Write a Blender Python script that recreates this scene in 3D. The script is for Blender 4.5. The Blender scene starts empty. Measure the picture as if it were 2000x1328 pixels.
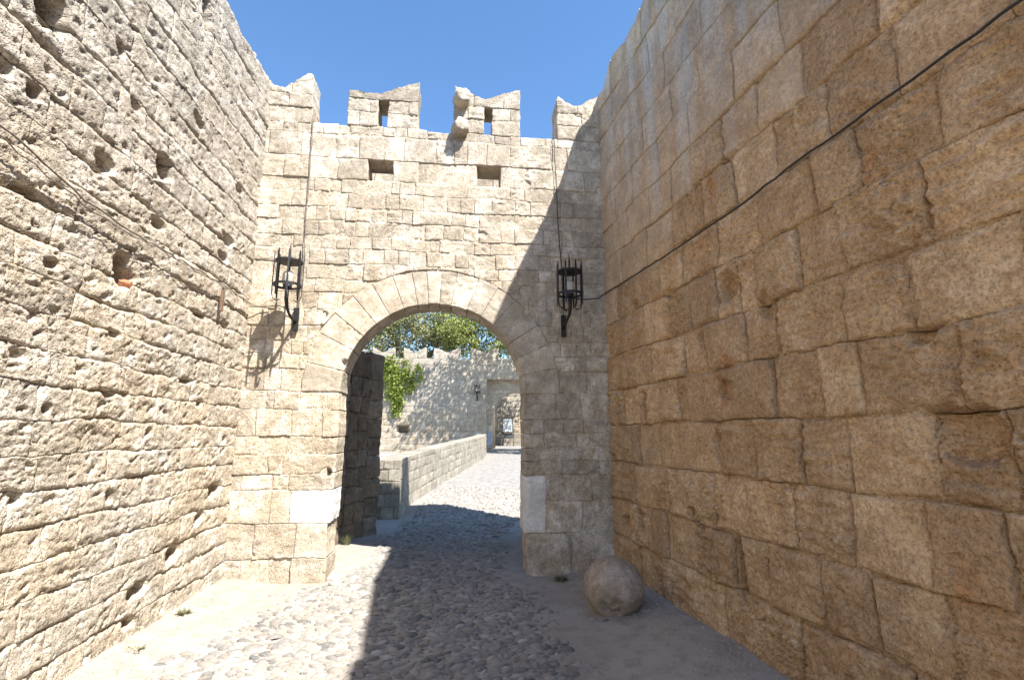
import bpy, bmesh, math, random
import numpy as np
from mathutils import Vector, Matrix

# ------------------------------------------------------------------ camera, sky, sun, exposure
scene = bpy.context.scene
cam_data = bpy.data.cameras.new("camera")
cam_data.sensor_width = 36.0
cam_data.lens = 17.64
cam_data.clip_start = 0.05
cam_data.clip_end = 2000
cam = bpy.data.objects.new("camera", cam_data)
cam.location = (0, 0, 1.6)
cam.rotation_euler = (math.radians(90 + 10.634), 0, math.radians(-6.409))
scene.collection.objects.link(cam)
scene.camera = cam

SUN = Vector((0.45, -0.58, 1.0)).normalized()          # towards the sun
world = bpy.data.worlds.new("World")
scene.world = world
world.use_nodes = True
wn = world.node_tree
bg = wn.nodes["Background"]
sky = wn.nodes.new("ShaderNodeTexSky")
sky.sky_type = 'NISHITA'
sky.sun_disc = False
sky.sun_elevation = math.asin(SUN.z)
sky.sun_rotation = math.atan2(SUN.x, SUN.y)
sky.altitude = 20
sky.air_density = 1.0
sky.dust_density = 0.2
sky.ozone_density = 2.0
sat = wn.nodes.new("ShaderNodeHueSaturation")
sat.inputs["Saturation"].default_value = 1.15
sat.inputs["Value"].default_value = 1.62
wn.links.new(sky.outputs[0], sat.inputs["Color"])
wn.links.new(sat.outputs[0], bg.inputs[0])
bg.inputs[1].default_value = 0.065

sd = bpy.data.lights.new("sun", 'SUN')
sd.energy = 5.0
sd.angle = math.radians(0.53)
sd.color = (1.0, 0.965, 0.91)
sun = bpy.data.objects.new("sun", sd)
sun.rotation_euler = (-SUN).to_track_quat('-Z', 'Y').to_euler()
scene.collection.objects.link(sun)

scene.view_settings.view_transform = 'Standard'
scene.view_settings.look = 'None'
scene.view_settings.gamma = 1.0
scene.view_settings.use_curve_mapping = False
scene.view_settings.exposure = 1.5
scene.render.engine = 'CYCLES'
scene.cycles.use_denoising = True
scene.cycles.diffuse_bounces = 4
scene.cycles.max_bounces = 8
scene.cycles.transparent_max_bounces = 12

rng = np.random.default_rng(7)
random.seed(7)
COL = scene.collection

# ------------------------------------------------------------------ noise in numpy
def _hash(ix, iy, seed):
    h = (ix.astype(np.int64) * 374761393 + iy.astype(np.int64) * 668265263 + int(seed) * 974634777) & 0xFFFFFFFF
    h = ((h ^ (h >> 13)) * 1274126177) & 0xFFFFFFFF
    return (h ^ (h >> 16)) & 0xFFFFFFFF

def pn(x, y, seed=0):
    x = np.asarray(x, float); y = np.asarray(y, float)
    ix = np.floor(x); iy = np.floor(y)
    fx = x - ix; fy = y - iy
    u = fx * fx * fx * (fx * (fx * 6 - 15) + 10); v = fy * fy * fy * (fy * (fy * 6 - 15) + 10)
    def gr(dx, dy):
        a = _hash(ix + dx, iy + dy, seed) * (2 * math.pi / 4294967296.0)
        return np.cos(a) * (fx - dx) + np.sin(a) * (fy - dy)
    a = gr(0, 0); b = gr(1, 0); c = gr(0, 1); d = gr(1, 1)
    return 1.5 * ((a + (b - a) * u) * (1 - v) + (c + (d - c) * u) * v)

def fbm(x, y, octv=4, seed=0, gain=0.5):
    t = 0; amp = 1.0
    for k in range(octv):
        t = t + amp * pn(x, y, seed + k * 17)
        x = np.asarray(x) * 2.03 + 3.1; y = np.asarray(y) * 2.03 + 1.7; amp *= gain
    return t

def billow(x, y, octv=3, seed=0, gain=0.55):
    t = 0; amp = 1.0
    for k in range(octv):
        t = t + amp * (np.abs(pn(x, y, seed + k * 31)) * 2 - 0.6)
        x = np.asarray(x) * 2.1 + 5.2; y = np.asarray(y) * 2.1 + 9.3; amp *= gain
    return t

def pits(x, y, seed=0, prob=0.5, rmax=0.42):
    """round pits: 0 outside, up to 1 in the middle of a pit"""
    x = np.asarray(x, float); y = np.asarray(y, float)
    ix = np.floor(x); iy = np.floor(y); out = np.zeros_like(x)
    for dx in (-1, 0, 1):
        for dy in (-1, 0, 1):
            jx = ix + dx; jy = iy + dy
            h1 = _hash(jx, jy, seed) / 4294967296.0
            h2 = _hash(jx, jy, seed + 101) / 4294967296.0
            h3 = _hash(jx, jy, seed + 202) / 4294967296.0
            d = np.hypot(jx + 0.2 + 0.6 * h1 - x, (jy + 0.2 + 0.6 * h2 - y) * 1.3)
            r = np.where(h3 < prob, 0.12 + (rmax - 0.12) * (h3 / prob) ** 2, 1e-6)
            t = np.clip(1 - d / r, 0, 1)
            out = np.maximum(out, np.sqrt(t))
    return out

def smooth(a, b, x):
    t = np.clip((x - a) / (b - a), 0, 1)
    return t * t * (3 - 2 * t)

# ------------------------------------------------------------------ mesh helpers
def mesh_np(name, verts, faces, smooth_shade=True):
    """verts (N,3), faces (M,3|4)"""
    verts = np.ascontiguousarray(verts, np.float32); faces = np.ascontiguousarray(faces, np.int32)
    k = faces.shape[1]; m = len(faces)
    me = bpy.data.meshes.new(name)
    me.vertices.add(len(verts)); me.vertices.foreach_set("co", verts.ravel())
    me.loops.add(m * k); me.loops.foreach_set("vertex_index", faces.ravel())
    me.polygons.add(m)
    me.polygons.foreach_set("loop_start", np.arange(m, dtype=np.int32) * k)
    me.polygons.foreach_set("use_smooth", np.full(m, smooth_shade))
    me.update(calc_edges=True)
    me.validate()
    return me

def link(name, me, mat=None, parent=None, loc=None):
    o = bpy.data.objects.new(name, me)
    COL.objects.link(o)
    if mat is not None and me is not None and not me.materials:
        me.materials.append(mat)
    if loc is not None: o.location = loc
    if parent is not None: o.parent = parent
    return o

def tag(o, label=None, cat=None, group=None, kind=None):
    if label: o["label"] = label
    if cat: o["category"] = cat
    if group: o["group"] = group
    if kind: o["kind"] = kind
    return o

def empty(name, loc=(0, 0, 0)):
    o = bpy.data.objects.new(name, None); o.empty_display_size = 0.1
    COL.objects.link(o); o.location = loc
    return o

class MB:
    """collects pieces of ONE part"""
    def __init__(s): s.bm = bmesh.new()
    def box(s, lo, hi, M=None, bevel=0.0):
        vs = [s.bm.verts.new((x, y, z)) for z in (lo[2], hi[2]) for y in (lo[1], hi[1]) for x in (lo[0], hi[0])]
        fs = [s.bm.faces.new([vs[i] for i in f]) for f in ((0, 2, 3, 1), (4, 5, 7, 6), (0, 1, 5, 4), (2, 6, 7, 3), (0, 4, 6, 2), (1, 3, 7, 5))]
        if bevel: bmesh.ops.bevel(s.bm, geom=list({e for f in fs for e in f.edges}), offset=bevel, segments=1, affect='EDGES')
        if M is not None: bmesh.ops.transform(s.bm, matrix=M, verts=[v for v in vs if v.is_valid])
        return s
    def prism(s, poly, y0, y1):
        a = [s.bm.verts.new((p[0], y0, p[1])) for p in poly]; b = [s.bm.verts.new((p[0], y1, p[1])) for p in poly]
        n = len(poly)
        s.bm.faces.new(a); s.bm.faces.new(b[::-1])
        for i in range(n): s.bm.faces.new((a[i], b[i], b[(i + 1) % n], a[(i + 1) % n]))
        return s
    def tube(s, pts, rad, seg=8, flat=None):
        pts = [Vector(p) for p in pts]; n = len(pts)
        rads = rad if isinstance(rad, (list, tuple)) else [rad] * n
        rings = []; up = None
        for i, p in enumerate(pts):
            t = (pts[min(i + 1, n - 1)] - pts[max(i - 1, 0)]).normalized()
            if up is None: up = Vector((0, 0, 1)) if abs(t.z) < 0.9 else Vector((1, 0, 0))
            a = t.cross(up).normalized(); b = a.cross(t).normalized(); up = b
            rings.append([s.bm.verts.new(p + rads[i] * (math.cos(2 * math.pi * k / seg) * a + math.sin(2 * math.pi * k / seg) * b)) for k in range(seg)])
        for i in range(n - 1):
            for k in range(seg):
                s.bm.faces.new((rings[i][k], rings[i][(k + 1) % seg], rings[i + 1][(k + 1) % seg], rings[i + 1][k]))
        s.bm.faces.new(rings[0][::-1]); s.bm.faces.new(rings[-1])
        return s
    def lathe(s, prof, seg=20, M=None, cap=True):
        rings = [[s.bm.verts.new((r * math.cos(2 * math.pi * k / seg), r * math.sin(2 * math.pi * k / seg), z)) for k in range(seg)] for r, z in prof]
        for i in range(len(prof) - 1):
            for k in range(seg): s.bm.faces.new((rings[i][k], rings[i][(k + 1) % seg], rings[i + 1][(k + 1) % seg], rings[i + 1][k]))
        if cap: s.bm.faces.new(rings[0][::-1]); s.bm.faces.new(rings[-1])
        if M is not None: bmesh.ops.transform(s.bm, matrix=M, verts=[v for r in rings for v in r])
        return s
    def build(s, name, mat, parent=None, smooth_shade=False, loc=None):
        bmesh.ops.recalc_face_normals(s.bm, faces=s.bm.faces[:])
        me = bpy.data.meshes.new(name); s.bm.to_mesh(me); s.bm.free()
        if smooth_shade: me.polygons.foreach_set("use_smooth", [True] * len(me.polygons))
        return link(name, me, mat, parent, loc)

# ------------------------------------------------------------------ materials
def new_mat(name):
    m = bpy.data.materials.new(name); m.use_nodes = True
    nt = m.node_tree; b = nt.nodes["Principled BSDF"]
    return m, nt, b

def nd(nt, typ, **kw):
    n = nt.nodes.new(typ)
    for k, v in kw.items():
        if k in n.inputs: n.inputs[k].default_value = v
        else: setattr(n, k, v)
    return n

def mixc(nt, fac, a, b, mode='MIX'):
    n = nt.nodes.new("ShaderNodeMix"); n.data_type = 'RGBA'; n.blend_type = mode
    for sock, v in ((n.inputs[0], fac), (n.inputs[6], a), (n.inputs[7], b)):
        if isinstance(v, bpy.types.NodeSocket): nt.links.new(v, sock)
        else: sock.default_value = v if not isinstance(v, tuple) else (*v, 1) if len(v) == 3 else v
    return n.outputs[2]

def rampf(nt, sock, lo, hi, a=0.0, b=1.0):
    n = nt.nodes.new("ShaderNodeMapRange"); n.interpolation_type = 'SMOOTHSTEP'
    n.inputs[1].default_value = lo; n.inputs[2].default_value = hi; n.inputs[3].default_value = a; n.inputs[4].default_value = b
    nt.links.new(sock, n.inputs[0]); return n.outputs[0]

def mathn(nt, op, a, b=0.0):
    n = nt.nodes.new("ShaderNodeMath"); n.operation = op
    for i, v in enumerate((a, b)):
        if isinstance(v, bpy.types.NodeSocket): nt.links.new(v, n.inputs[i])
        else: n.inputs[i].default_value = v
    return n.outputs[0]

def noise(nt, pos, scale, detail=4, rough=0.55, dist=0.0, vec_scale=None):
    n = nt.nodes.new("ShaderNodeTexNoise")
    n.inputs["Scale"].default_value = scale; n.inputs["Detail"].default_value = detail
    n.inputs["Roughness"].default_value = rough; n.inputs["Distortion"].default_value = dist
    if vec_scale:
        mp = nt.nodes.new("ShaderNodeMapping"); mp.inputs["Scale"].default_value = vec_scale
        nt.links.new(pos, mp.inputs[0]); nt.links.new(mp.outputs[0], n.inputs["Vector"])
    else: nt.links.new(pos, n.inputs["Vector"])
    return n.outputs["Fac"]

def stone_mat(name, warm, grey, pale, dark, zgrey=None, rust=None, per_stone=0.16, bump=0.5, spec_dark=0.35, grey_amt=0.6, ystreak=None, mott=(0.84, 1.13), bdist=0.02, n3s=(15, 4)):
    m, nt, b = new_mat(name)
    pos = nt.nodes.new("ShaderNodeNewGeometry").outputs["Position"]
    rnd = nt.nodes.new("ShaderNodeObjectInfo").outputs["Random"]
    sep = nt.nodes.new("ShaderNodeSeparateXYZ"); nt.links.new(pos, sep.inputs[0])
    n1 = noise(nt, pos, 1.1, 3, 0.6)
    n2 = noise(nt, pos, 4.5, 4, 0.65)
    n3 = noise(nt, pos, n3s[0], n3s[1], 0.78)
    n4 = noise(nt, pos, 70, 1, 0.7)
    g = rampf(nt, n1, 0.38, 0.62, 0, grey_amt)
    if zgrey:                                    # weathering: older, lichen-grey stone towards the wall top
        zz = mathn(nt, 'ADD', sep.outputs[2], mathn(nt, 'MULTIPLY', mathn(nt, 'SUBTRACT', n2, 0.5), zgrey[2]))
        g = mathn(nt, 'MAXIMUM', mathn(nt, 'MULTIPLY', g, 0.8), rampf(nt, zz, zgrey[0], zgrey[1], 0, zgrey[3]))
    c = mixc(nt, g, warm, grey)
    c = mixc(nt, rampf(nt, n2, 0.47, 0.66, 0, 0.8), c, pale)
    # stone-to-stone tint
    rr = mathn(nt, 'FRACT', mathn(nt, 'MULTIPLY', rnd, 7.31))
    c = mixc(nt, mathn(nt, 'MULTIPLY', rr, per_stone * 2), c, dark)
    if rust:
        rn = noise(nt, pos, 1.7, 2, 0.6, 0.4)
        c = mixc(nt, rampf(nt, rn, rust[1], rust[1] + 0.13, 0, rust[2]), c, rust[0])
    if ystreak:                                  # vertical lime runs
        st = noise(nt, pos, 1.0, 3, 0.6, 0.0, (5.0, 5.0, 0.45))
        zz = rampf(nt, mathn(nt, 'ADD', sep.outputs[2], mathn(nt, 'MULTIPLY', n1, 1.2)), ystreak[0], ystreak[1])
        c = mixc(nt, mathn(nt, 'MULTIPLY', rampf(nt, st, 0.45, 0.7), zz), c, ystreak[2])
    v = mathn(nt, 'ADD', mathn(nt, 'MULTIPLY', rnd, per_stone), 1 - per_stone * 0.55)
    v = mathn(nt, 'MULTIPLY', v, rampf(nt, n3, 0.28, 0.72, *mott))
    v = mathn(nt, 'MULTIPLY', v, rampf(nt, n4, 0.22, 0.55, 1 - spec_dark, 1.06))
    v = mathn(nt, 'MULTIPLY', v, rampf(nt, n2, 0.28, 0.62, 0.86, 1.06))
    hs = nt.nodes.new("ShaderNodeHueSaturation"); nt.links.new(c, hs.inputs["Color"]); nt.links.new(v, hs.inputs["Value"])
    nt.links.new(hs.outputs[0], b.inputs["Base Color"])
    b.inputs["Roughness"].default_value = 0.95
    b.inputs["Specular IOR Level"].default_value = 0.15
    hgt = mathn(nt, 'ADD', mathn(nt, 'MULTIPLY', rampf(nt, n4, 0.25, 0.5), 0.30), n3)
    bp = nt.nodes.new("ShaderNodeBump"); bp.inputs["Strength"].default_value = bump; bp.inputs["Distance"].default_value = bdist
    nt.links.new(hgt, bp.inputs["Height"]); nt.links.new(bp.outputs[0], b.inputs["Normal"])
    return m

M_LEFT = stone_mat("weathered_pale_limestone", (0.475, 0.395, 0.295), (0.395, 0.362, 0.312), (0.55, 0.502, 0.43), (0.39, 0.305, 0.21), zgrey=(1.8, 4.6, 2.2, 0.8), bump=0.8, per_stone=0.14, grey_amt=0.75, mott=(0.76, 1.16))
M_RIGHT = stone_mat("brown_sandstone", (0.485, 0.33, 0.192), (0.42, 0.34, 0.255), (0.545, 0.405, 0.262), (0.31, 0.195, 0.108), zgrey=(3.4, 5.6, 1.8, 0.8), rust=((0.45, 0.21, 0.085), 0.63, 0.7), per_stone=0.24, bump=0.7, bdist=0.02, mott=(0.70, 1.26), n3s=(30, 4), spec_dark=0.28, grey_amt=0.35,
                    ystreak=(4.4, 6.4, (0.42, 0.395, 0.36)))
M_RSMOOTH = stone_mat("limewashed_sandstone", (0.47, 0.335, 0.21), (0.40, 0.34, 0.27), (0.51, 0.40, 0.28), (0.33, 0.22, 0.13), zgrey=(3.4, 5.6, 2.0, 0.85), rust=((0.45, 0.24, 0.11), 0.68, 0.5), per_stone=0.18, bump=0.5, mott=(0.80, 1.16), n3s=(27, 4), spec_dark=0.22, grey_amt=0.4,
                    ystreak=(3.9, 5.8, (0.43, 0.41, 0.375)))
M_GATE = stone_mat("grey_ashlar", (0.485, 0.395, 0.285), (0.41, 0.37, 0.31), (0.62, 0.56, 0.475), (0.29, 0.238, 0.18), zgrey=(2.6, 5.6, 1.8, 0.65), per_stone=0.26, bump=0.7, mott=(0.74, 1.18), grey_amt=0.7)
M_VOUS = stone_mat("arch_ashlar", (0.455, 0.382, 0.288), (0.40, 0.366, 0.315), (0.58, 0.53, 0.455), (0.33, 0.275, 0.21), per_stone=0.22, bump=0.35, grey_amt=0.5)
M_FAR = stone_mat("far_ashlar", (0.41, 0.325, 0.225), (0.365, 0.33, 0.28), (0.46, 0.41, 0.34), (0.30, 0.235, 0.16), zgrey=(1.6, 3.8, 1.2, 0.9), per_stone=0.14, bump=0.5)
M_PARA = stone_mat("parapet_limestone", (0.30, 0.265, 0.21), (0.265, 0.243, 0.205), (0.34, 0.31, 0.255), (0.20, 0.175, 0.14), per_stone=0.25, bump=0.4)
M_MORT = stone_mat("lime_mortar", (0.48, 0.40, 0.30), (0.44, 0.39, 0.32), (0.54, 0.48, 0.39), (0.42, 0.34, 0.25), per_stone=0.0, bump=0.9)
M_MORTR = stone_mat("brown_mortar", (0.40, 0.285, 0.17), (0.35, 0.27, 0.18), (0.43, 0.33, 0.22), (0.36, 0.25, 0.14), rust=((0.45, 0.21, 0.085), 0.6, 0.8), per_stone=0.0, bump=0.9)
M_MARBLE = stone_mat("white_marble", (0.66, 0.63, 0.58), (0.60, 0.58, 0.55), (0.72, 0.70, 0.66), (0.55, 0.52, 0.47), per_stone=0.04, bump=0.12, spec_dark=0.1, grey_amt=0.5)
M_PIER = stone_mat("shade_toned_rubble", (0.21, 0.165, 0.12), (0.19, 0.165, 0.14), (0.26, 0.215, 0.165), (0.15, 0.115, 0.08), per_stone=0.25, bump=0.9, mott=(0.75, 1.2))  # shade of the passage is put into this stone colour
M_BALL = stone_mat("ball_stone", (0.33, 0.265, 0.20), (0.29, 0.26, 0.23), (0.38, 0.32, 0.265), (0.23, 0.185, 0.145), per_stone=0.05, bump=0.6, mott=(0.75, 1.18), spec_dark=0.2)

def plain(name, col, rough=0.6, metal=0.0, var=0.0, vscale=20, bump=0.0):
    m, nt, b = new_mat(name)
    b.inputs["Roughness"].default_value = rough; b.inputs["Metallic"].default_value = metal
    b.inputs["Base Color"].default_value = (*col, 1)
    if var or bump:
        tc = nt.nodes.new("ShaderNodeTexCoord").outputs["Object"]
        n = noise(nt, tc, vscale, 5, 0.6)
        nt.links.new(mixc(nt, rampf(nt, n, 0.35, 0.7), tuple(c * (1 - var) for c in col), tuple(min(1, c * (1 + var)) for c in col)), b.inputs["Base Color"])
        if bump:
            bp = nt.nodes.new("ShaderNodeBump"); bp.inputs["Strength"].default_value = bump; bp.inputs["Distance"].default_value = 0.01
            nt.links.new(n, bp.inputs["Height"]); nt.links.new(bp.outputs[0], b.inputs["Normal"])
    return m

M_IRON = plain("black_iron", (0.020, 0.021, 0.024), 0.55, 0.3, 0.4, 60, 0.2)
M_CABLE = plain("black_cable", (0.025, 0.022, 0.02), 0.6, 0, 0.3, 30)
M_CABLE_G = plain("grey_cable", (0.16, 0.13, 0.10), 0.7, 0, 0.4, 30)
M_BRICK = plain("orange_brick", (0.42, 0.17, 0.085), 0.9, 0, 0.25, 30, 0.6)
M_RUST = plain("rusty_iron", (0.20, 0.12, 0.075), 0.85, 0.2, 0.4, 50, 0.4)
M_BARK = plain("bark", (0.16, 0.125, 0.09), 0.95, 0, 0.4, 14, 0.9)
M_PANEL = plain("printed_panel", (0.62, 0.66, 0.66), 0.35, 0, 0.12, 3)
M_BLUE = plain("pale_blue_panel", (0.34, 0.39, 0.48), 0.4, 0, 0.12, 6)
M_FRAME = plain("grey_metal_frame", (0.10, 0.105, 0.10), 0.5, 0.4, 0.2, 20)

def glass_mat():
    m, nt, b = new_mat("frosted_lamp_glass")
    b.inputs["Base Color"].default_value = (0.62, 0.58, 0.50, 1); b.inputs["Roughness"].default_value = 0.3
    b.inputs["Transmission Weight"].default_value = 0.35
    return m
M_GLASS = glass_mat()

def leaf_mat(name, a, b_, c_):
    m, nt, b = new_mat(name)
    rnd = nt.nodes.new("ShaderNodeNewGeometry")
    n = noise(nt, rnd.outputs["Position"], 2.3, 3)
    r = rnd.outputs["Random Per Island"]
    c = mixc(nt, r, a, b_)
    c = mixc(nt, rampf(nt, n, 0.4, 0.65, 0, 0.7), c, c_)
    nt.links.new(c, b.inputs["Base Color"]); b.inputs["Roughness"].default_value = 0.55
    tr = nt.nodes.new("ShaderNodeBsdfTranslucent"); nt.links.new(c, tr.inputs[0])
    mx = nt.nodes.new("ShaderNodeMixShader"); mx.inputs[0].default_value = 0.35
    nt.links.new(b.outputs[0], mx.inputs[1]); nt.links.new(tr.outputs[0], mx.inputs[2])
    nt.links.new(mx.outputs[0], nt.nodes["Material Output"].inputs[0])
    return m
M_LEAF1 = leaf_mat("tree_leaves", (0.17, 0.22, 0.04), (0.33, 0.36, 0.09), (0.34, 0.34, 0.14))
M_LEAF2 = leaf_mat("olive_leaves", (0.20, 0.22, 0.08), (0.36, 0.36, 0.16), (0.37, 0.35, 0.20))
M_VINE = leaf_mat("vine_leaves", (0.16, 0.23, 0.03), (0.32, 0.37, 0.07), (0.24, 0.30, 0.06))
M_WEED = leaf_mat("weed_leaves", (0.08, 0.11, 0.04), (0.22, 0.22, 0.11), (0.30, 0.26, 0.15))

# ------------------------------------------------------------------ ground
GP = [(-0.98, 12.0), (-0.25, 16.3), (1.46, 25.4), (1.75, 28.2)]       # right-hand face of the bridge parapet, beyond y = 12
def para_x(y):
    return np.interp(y, [10.3] + [p[1] for p in GP], [-1.035] + [p[0] for p in GP])
def wall_r_x(y):
    return 1.89 + (6.1 - y) * math.tan(math.radians(5.9))
def ground_z(x, y):
    x = np.asarray(x, float); y = np.asarray(y, float)
    z = 0.03 * np.clip(y - 11, 0, 30)
    inc = (y < 6.2)
    z = z + np.where(inc, 0.07 * smooth(-1.75, -2.5, x) + 0.075 * smooth(1.05, 1.95, x), 0)
    z = z + 0.010 * fbm(x * 1.1, y * 1.1, 3, 5) + 0.006 * fbm(x * 6, y * 6, 4, 9)
    # worn dirt ramp on both sides of the gate passage
    z = z + np.where(y >= 6.2, 0.05 * smooth(-1.1, -1.6, x) * (y < 9.5), 0)
    # dry moat to the left of the bridge
    m = smooth(0.9, 1.8, para_x(y) - x) * smooth(10.8, 12.5, y) * (1 - smooth(28.0, 29.0, y))
    return z - 2.6 * m

def cobble_mask(x, y):
    """1 where pebbles are laid, 0 on the bare earth strips"""
    w = 0.20 * fbm(np.asarray(x) * 1.4, np.asarray(y) * 1.4, 3, 21)
    lo = np.interp(y, [2, 3.9, 5.0, 5.9, 6.3, 7.5, 9.0, 10.5, 40], [-2.3, -2.2, -1.95, -1.62, -1.22, -1.22, -1.1, -0.95, 5])
    lo = np.where(np.asarray(y) > 10.3, para_x(y) + 0.08, lo)
    hi = np.interp(y, [2, 3.6, 5.0, 5.9, 6.3, 8, 12, 40], [1.25, 1.15, 0.95, 0.75, 0.72, 0.95, 1.9, 6])
    return smooth(0.0, 0.30, x - lo + w) * smooth(0.0, 0.30, hi - x + w)

def ground_mat():
    m, nt, b = new_mat("dusty_earth")
    pos = nt.nodes.new("ShaderNodeNewGeometry").outputs["Position"]
    n1 = noise(nt, pos, 0.9, 3, 0.6); n2 = noise(nt, pos, 7, 4, 0.65); n3 = noise(nt, pos, 90, 2, 0.65)
    c = mixc(nt, rampf(nt, n1, 0.35, 0.65), (0.285, 0.245, 0.205), (0.335, 0.30, 0.26))
    c = mixc(nt, rampf(nt, n2, 0.44, 0.68, 0, 0.75), c, (0.215, 0.18, 0.145))
    c = mixc(nt, rampf(nt, n3, 0.35, 0.65, 0, 0.45), c, (0.37, 0.335, 0.29))
    # far off, where single pebbles can no longer be told apart
    vo = nt.nodes.new("ShaderNodeTexVoronoi"); vo.inputs["Scale"].default_value = 13
    mp = nt.nodes.new("ShaderNodeMapping"); mp.inputs["Scale"].default_value = (0.75, 1.2, 1.0)
    nt.links.new(pos, mp.inputs[0]); nt.links.new(mp.outputs[0], vo.inputs["Vector"])
    sep = nt.nodes.new("ShaderNodeSeparateXYZ"); nt.links.new(pos, sep.inputs[0])
    far = rampf(nt, sep.outputs[1], 13.0, 15.0)
    hs = nt.nodes.new("ShaderNodeHueSaturation"); nt.links.new(vo.outputs["Color"], hs.inputs["Color"]); hs.inputs["Saturation"].default_value = 0.0
    pc = mixc(nt, rampf(nt, hs.outputs[0], 0.2, 0.9), (0.11, 0.108, 0.105), (0.25, 0.24, 0.226))
    c = mixc(nt, mathn(nt, 'MULTIPLY', far, 0.8), c, pc)
    nt.links.new(c, b.inputs["Base Color"]); b.inputs["Roughness"].default_value = 0.95; b.inputs["Specular IOR Level"].default_value = 0.1
    dome = mathn(nt, 'MULTIPLY', mathn(nt, 'SUBTRACT', 0.6, vo.outputs["Distance"]), mathn(nt, 'MULTIPLY', far, 2.0))
    hgt = mathn(nt, 'ADD', mathn(nt, 'ADD', mathn(nt, 'MULTIPLY', n3, 0.35), mathn(nt, 'MULTIPLY', n2, 0.5)), dome)
    bp = nt.nodes.new("ShaderNodeBump"); bp.inputs["Strength"].default_value = 0.5; bp.inputs["Distance"].default_value = 0.02
    nt.links.new(hgt, bp.inputs["Height"]); nt.links.new(bp.outputs[0], b.inputs["Normal"])
    return m
M_GROUND = ground_mat()

xs = np.concatenate([[-600, -200, -80, -40, -20, -12], np.arange(-8, -3, 0.5), np.arange(-2.8, 2.6, 0.04), np.arange(3, 9, 0.4), [12, 20, 40, 80, 200, 600]])
ys = np.concatenate([[-600, -200, -60, -20, -8], np.arange(-4, 2.4, 0.4), np.arange(2.6, 12.6, 0.045), np.arange(13, 33, 0.35), [36, 40, 46, 60, 100, 200, 600, 1500]])
X, Y = np.meshgrid(xs, ys)
Z = ground_z(X, Y)
nx, ny = len(xs), len(ys)
idx = np.arange(nx * ny).reshape(ny, nx)
quads = np.stack([idx[:-1, :-1], idx[:-1, 1:], idx[1:, 1:], idx[1:, :-1]], -1).reshape(-1, 4)
ground = link("ground", mesh_np("ground", np.stack([X, Y, Z], -1).reshape(-1, 3), quads), M_GROUND)
tag(ground, "pale dusty earth paved with rounded beach pebbles between the walls", kind="structure")

# ---- pebbles
def pebble_mat():
    m, nt, b = new_mat("beach_pebble")
    geo = nt.nodes.new("ShaderNodeNewGeometry")
    at = nt.nodes.new("ShaderNodeAttribute"); at.attribute_name = "tone"
    oi = nt.nodes.new("ShaderNodeObjectInfo")
    r = mathn(nt, 'FRACT', mathn(nt, 'ADD', at.outputs["Fac"], oi.outputs["Random"]))
    cr = nt.nodes.new("ShaderNodeValToRGB"); nt.links.new(r, cr.inputs[0])
    e = cr.color_ramp.elements
    e[0].position = 0; e[0].color = (0.10, 0.097, 0.093, 1); e[1].position = 1; e[1].color = (0.27, 0.245, 0.215, 1)
    for p, c in ((0.18, (0.18, 0.168, 0.156)), (0.4, (0.27, 0.25, 0.224)), (0.6, (0.215, 0.19, 0.16)), (0.78, (0.37, 0.35, 0.32)), (0.9, (0.16, 0.14, 0.122))):
        q = e.new(p); q.color = (*c, 1)
    n = noise(nt, geo.outputs["Position"], 55, 2, 0.6)
    c = mixc(nt, rampf(nt, n, 0.42, 0.7, 0, 0.55), cr.outputs[0], (0.255, 0.228, 0.195))
    nt.links.new(c, b.inputs["Base Color"]); b.inputs["Roughness"].default_value = 0.7; b.inputs["Specular IOR Level"].default_value = 0.3
    bp = nt.nodes.new("ShaderNodeBump"); bp.inputs["Strength"].default_value = 0.25; bp.inputs["Distance"].default_value = 0.01
    nt.links.new(n, bp.inputs["Height"]); nt.links.new(bp.outputs[0], b.inputs["Normal"])
    return m
M_PEB = pebble_mat()

def pebble_base(seed, seg=10, rings=3):
    r_ = np.random.default_rng(seed)
    v = []; f = []
    for i in range(rings + 1):
        ph = (i / rings) * math.pi / 2 * 1.12 - 0.18
        for k in range(seg):
            a = 2 * math.pi * k / seg
            rr = math.cos(ph) * (1 + 0.10 * math.sin(2 * a + seed) + 0.07 * math.sin(3 * a + 2.2 * seed) + r_.normal(0, 0.02))
            if i == rings: continue
            v.append((rr * math.cos(a), rr * math.sin(a), math.sin(ph) + r_.normal(0, 0.02)))
    v.append((0, 0, 1.0)); top = len(v) - 1
    for i in range(rings - 1):
        for k in range(seg):
            a, b_ = i * seg + k, i * seg + (k + 1) % seg
            f += [(a, b_, b_ + seg), (a, b_ + seg, a + seg)]
    for k in range(seg): f.append(((rings - 1) * seg + k, (rings - 1) * seg + (k + 1) % seg, top))
    return np.array(v), np.array(f)
PB = [pebble_base(i) for i in range(6)]
PBL = [pebble_base(i, 7, 2) for i in range(6)]

pts = []
yy = 2.9
while yy < 15.0:
    near = yy < 8
    dy = 0.046 if near else 0.060
    dxp = 0.074 if near else 0.094
    n = int(5.0 / dxp)
    xx = -2.3 + (np.arange(n) + rng.uniform(0, 1)) * dxp + rng.normal(0, 0.016, n)
    y_ = yy + rng.normal(0, 0.012, n)
    k = cobble_mask(xx, y_)
    keep = rng.uniform(0, 1, n) < k ** 0.7
    if yy > 6: keep &= (xx > -1.6) & (xx < np.interp(y_, [6, 8, 15], [1.0, 1.1, 2.5]))
    for x_, yv, kk in zip(xx[keep], y_[keep], k[keep]): pts.append((x_, yv, kk))
    yy += dy
pts = np.array(pts)
NP = len(pts)
a_len = np.exp(rng.normal(math.log(0.038), 0.34, NP)); a_len = np.clip(a_len, 0.020, 0.075)
a_wid = a_len * rng.uniform(0.38, 0.72, NP); a_hgt = np.clip(a_len * rng.uniform(0.38, 0.66, NP), 0.011, 0.032)
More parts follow.
